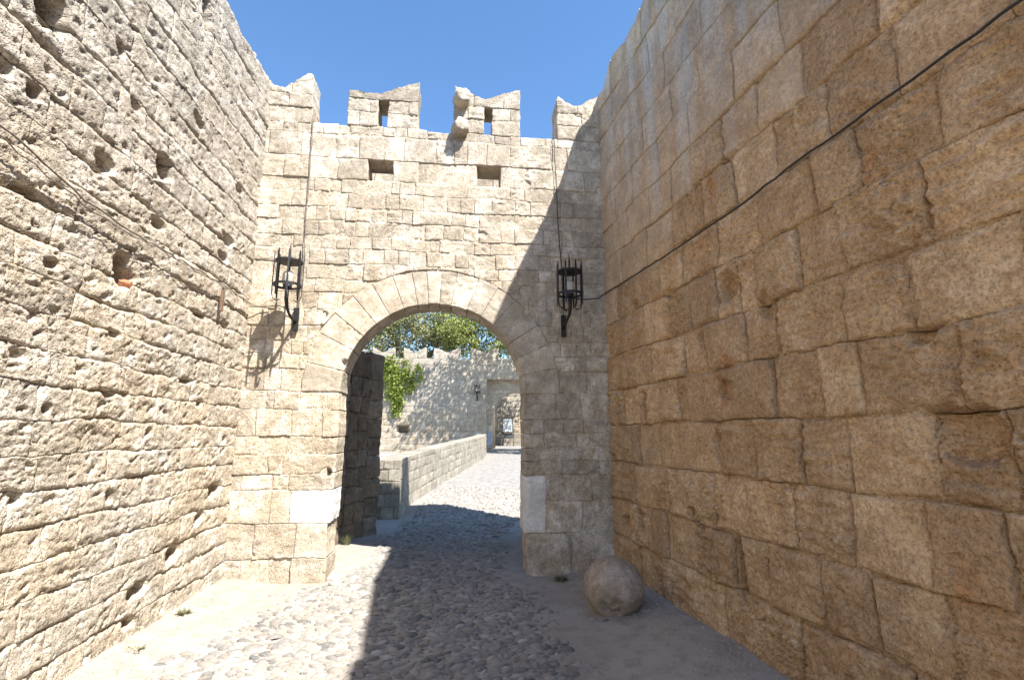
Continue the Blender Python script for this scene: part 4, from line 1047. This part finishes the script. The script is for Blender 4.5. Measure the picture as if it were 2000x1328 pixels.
tree("broadleaf_tree", "bright green leafy tree in the middle behind the distant battlements", (2.4, 34.0, 0.6),
     [([(0, 0, -0.4), (0.0, 0, 3.0), (-0.3, 0.1, 5.5)], 0.32, 0.2), ([(-0.3, 0.1, 5.3), (-1.5, 0.2, 7.5), (-2.4, 0.2, 9.5)], 0.16, 0.04), ([(-0.3, 0.1, 5.5), (1.0, 0.2, 7.5), (2.2, 0.3, 9.5)], 0.15, 0.04)],
     [(-2.1, 0, 8.0, 1.9, 1.9, 1.8), (0.6, 0, 9.2, 2.2, 2.0, 1.8), (2.6, 0.2, 7.9, 2.0, 2.0, 2.0), (0.3, -0.2, 6.9, 2.4, 1.4, 0.9), (0, 0, 11.5, 3.2, 2.4, 1.5)], 24000, 0.20, M_LEAF1, 8, "trees beyond the gate")

# climbing plant on the far wall
rs = np.random.default_rng(12)
vine = empty("climbing_vine", tuple(FO + FA * (-6.95) + np.array((0, 0, 2.6)))); vine.location = (0, 0, 0)
tag(vine, "bright green climbing vine hanging on the distant wall above the small opening", "vine")
def fpt(s_, z_, h_): return FO + np.outer(s_, FA) + np.outer(h_, FN) + np.outer(z_, (0, 0, 1.0))
sc = []; 
for (cs_, cz_, rs_, rz_, n) in ((-7.2, 4.3, 0.36, 0.8, 560), (-6.9, 3.7, 0.30, 0.65, 520), (-6.95, 3.0, 0.22, 0.4, 200), (-7.75, 5.3, 0.3, 0.7, 230), (-6.4, 5.0, 0.30, 0.7, 200), (-7.35, 5.6, 0.28, 0.5, 240), (-7.0, 5.0, 0.3, 0.5, 260), (-5.95, 4.9, 0.14, 0.5, 90), (-5.75, 5.5, 0.2, 0.25, 60), (-7.95, 4.6, 0.2, 0.6, 130), (-5.6, 5.0, 0.25, 0.35, 40), (-6.2, 4.3, 0.25, 0.4, 90), (-7.6, 5.9, 0.3, 0.25, 70), (-6.6, 5.8, 0.3, 0.25, 60)):
    sc.append(np.stack([rs.normal(cs_, rs_ * 0.6, n), rs.normal(cz_, rz_ * 0.55, n), np.abs(rs.normal(0.10, 0.10, n)) + 0.03], -1))
sc = np.concatenate(sc); sc = sc[(sc[:, 1] > 2.5)]
link("foliage", leaves_mesh("foliage", fpt(sc[:, 0], sc[:, 1], sc[:, 2]), 0.15, rs, 0.7), M_VINE, vine)
mb = MB()
for ptsl in (((-6.95, 2.7), (-6.9, 3.5), (-7.2, 4.5), (-7.7, 5.6)), ((-6.9, 3.3), (-6.6, 4.3), (-6.3, 5.4)), ((-6.7, 4.0), (-6.1, 4.8), (-5.75, 5.5)), ((-7.1, 4.2), (-7.3, 5.2), (-7.35, 5.9))):
    mb.tube([tuple(fpt(np.array([a]), np.array([b]), np.array([0.05]))[0]) for a, b in ptsl], [0.025, 0.02, 0.015, 0.006][:len(ptsl)], 6)
mb.build("stem", M_BARK, vine, True)

# weeds at the wall feet
def weed(name, label, x, y, r, h, n, seed, mat=M_WEED):
    rs = np.random.default_rng(seed); V = []; Fc = []
    z0 = gz(x, y)
    for i in range(n):
        a = rs.uniform(0, 2 * math.pi); rr = r * rs.uniform(0.05, 0.5); bx, by = x + rr * math.cos(a), y + rr * math.sin(a)
        L_ = h * rs.uniform(0.5, 1.2); out = r * rs.uniform(0.2, 0.9); w_ = 0.004 + 0.012 * rs.uniform(0, 1)
        t = (-math.sin(a) * w_, math.cos(a) * w_)
        k = len(V)
        for q, (f, zf) in enumerate(((0, 0), (0.45, 0.6), (1.0, 1.0))):
            ww = (1 - q / 2.0) * 1.0 + 0.1; px_, py_ = bx + out * f * math.cos(a), by + out * f * math.sin(a)
            V += [(px_ - t[0] * ww, py_ - t[1] * ww, z0 - 0.01 + L_ * zf), (px_ + t[0] * ww, py_ + t[1] * ww, z0 - 0.01 + L_ * zf)]
        Fc += [(k, k + 1, k + 3, k + 2), (k + 2, k + 3, k + 5, k + 4)]
    o = link(name, mesh_np(name, np.array(V), np.array(Fc), False), mat)
    tag(o, label, "weed", "weeds at the wall feet"); return o
weed("weed_tuft", "small grey-green weed at the foot of the sunlit wall near the gate corner", -2.33, 5.05, 0.07, 0.045, 70, 1)
weed("weed_tuft", "low dry weed at the foot of the sunlit wall, nearer the bottom edge", -2.28, 4.30, 0.07, 0.025, 50, 2)
weed("weed_tuft", "dark little weed growing at the shaded gate foot beside the stone ball", 1.20, 5.86, 0.10, 0.07, 60, 3)
weed("weed_tuft", "grassy tuft at the foot of the dark pier inside the arch", -1.52, 7.86, 0.10, 0.14, 60, 4)

# =================================================================== notice board and panel
nb = empty("notice_board"); tag(nb, "framed notice board on two legs seen through the distant gateway", "notice board")
def fbox(mb, s0, s1, h0, h1, z0, z1): return mb.box((s0, -h0, z0), (s1, -h1, z1), MF)
hb = -7.15
pnl = fbox(MB(), -0.84, -0.16, hb, hb - 0.03, 1.80, 2.72).build("panel", M_PANEL, nb)
for a, b, c, d in ((-0.90, -0.845, 1.76, 2.78), (-0.155, -0.10, 1.76, 2.78)): fbox(MB(), a, b, hb + 0.02, hb - 0.05, c, d).build("frame_side", M_FRAME, pnl)
for c, d in ((2.725, 2.78), (1.72, 1.795)): fbox(MB(), -0.843, -0.157, hb + 0.018, hb - 0.048, c, d).build("frame_rail", M_FRAME, pnl)
for a in (-0.98, -0.10): fbox(MB(), a, a + 0.07, hb - 0.06, hb - 0.14, 0.7, 1.82).build("leg", M_FRAME, nb)
fbox(MB(), -0.90, -0.11, hb - 0.07, hb - 0.10, 1.30, 1.70).build("lower_board", M_FRAME, nb)
p_ = fbox(MB(), -1.66, -1.40, -0.70, -0.66, 0.98, 1.72).build("wall_panel", M_BLUE); tag(p_, "small pale blue information panel on the jamb of the distant gateway", "panel")
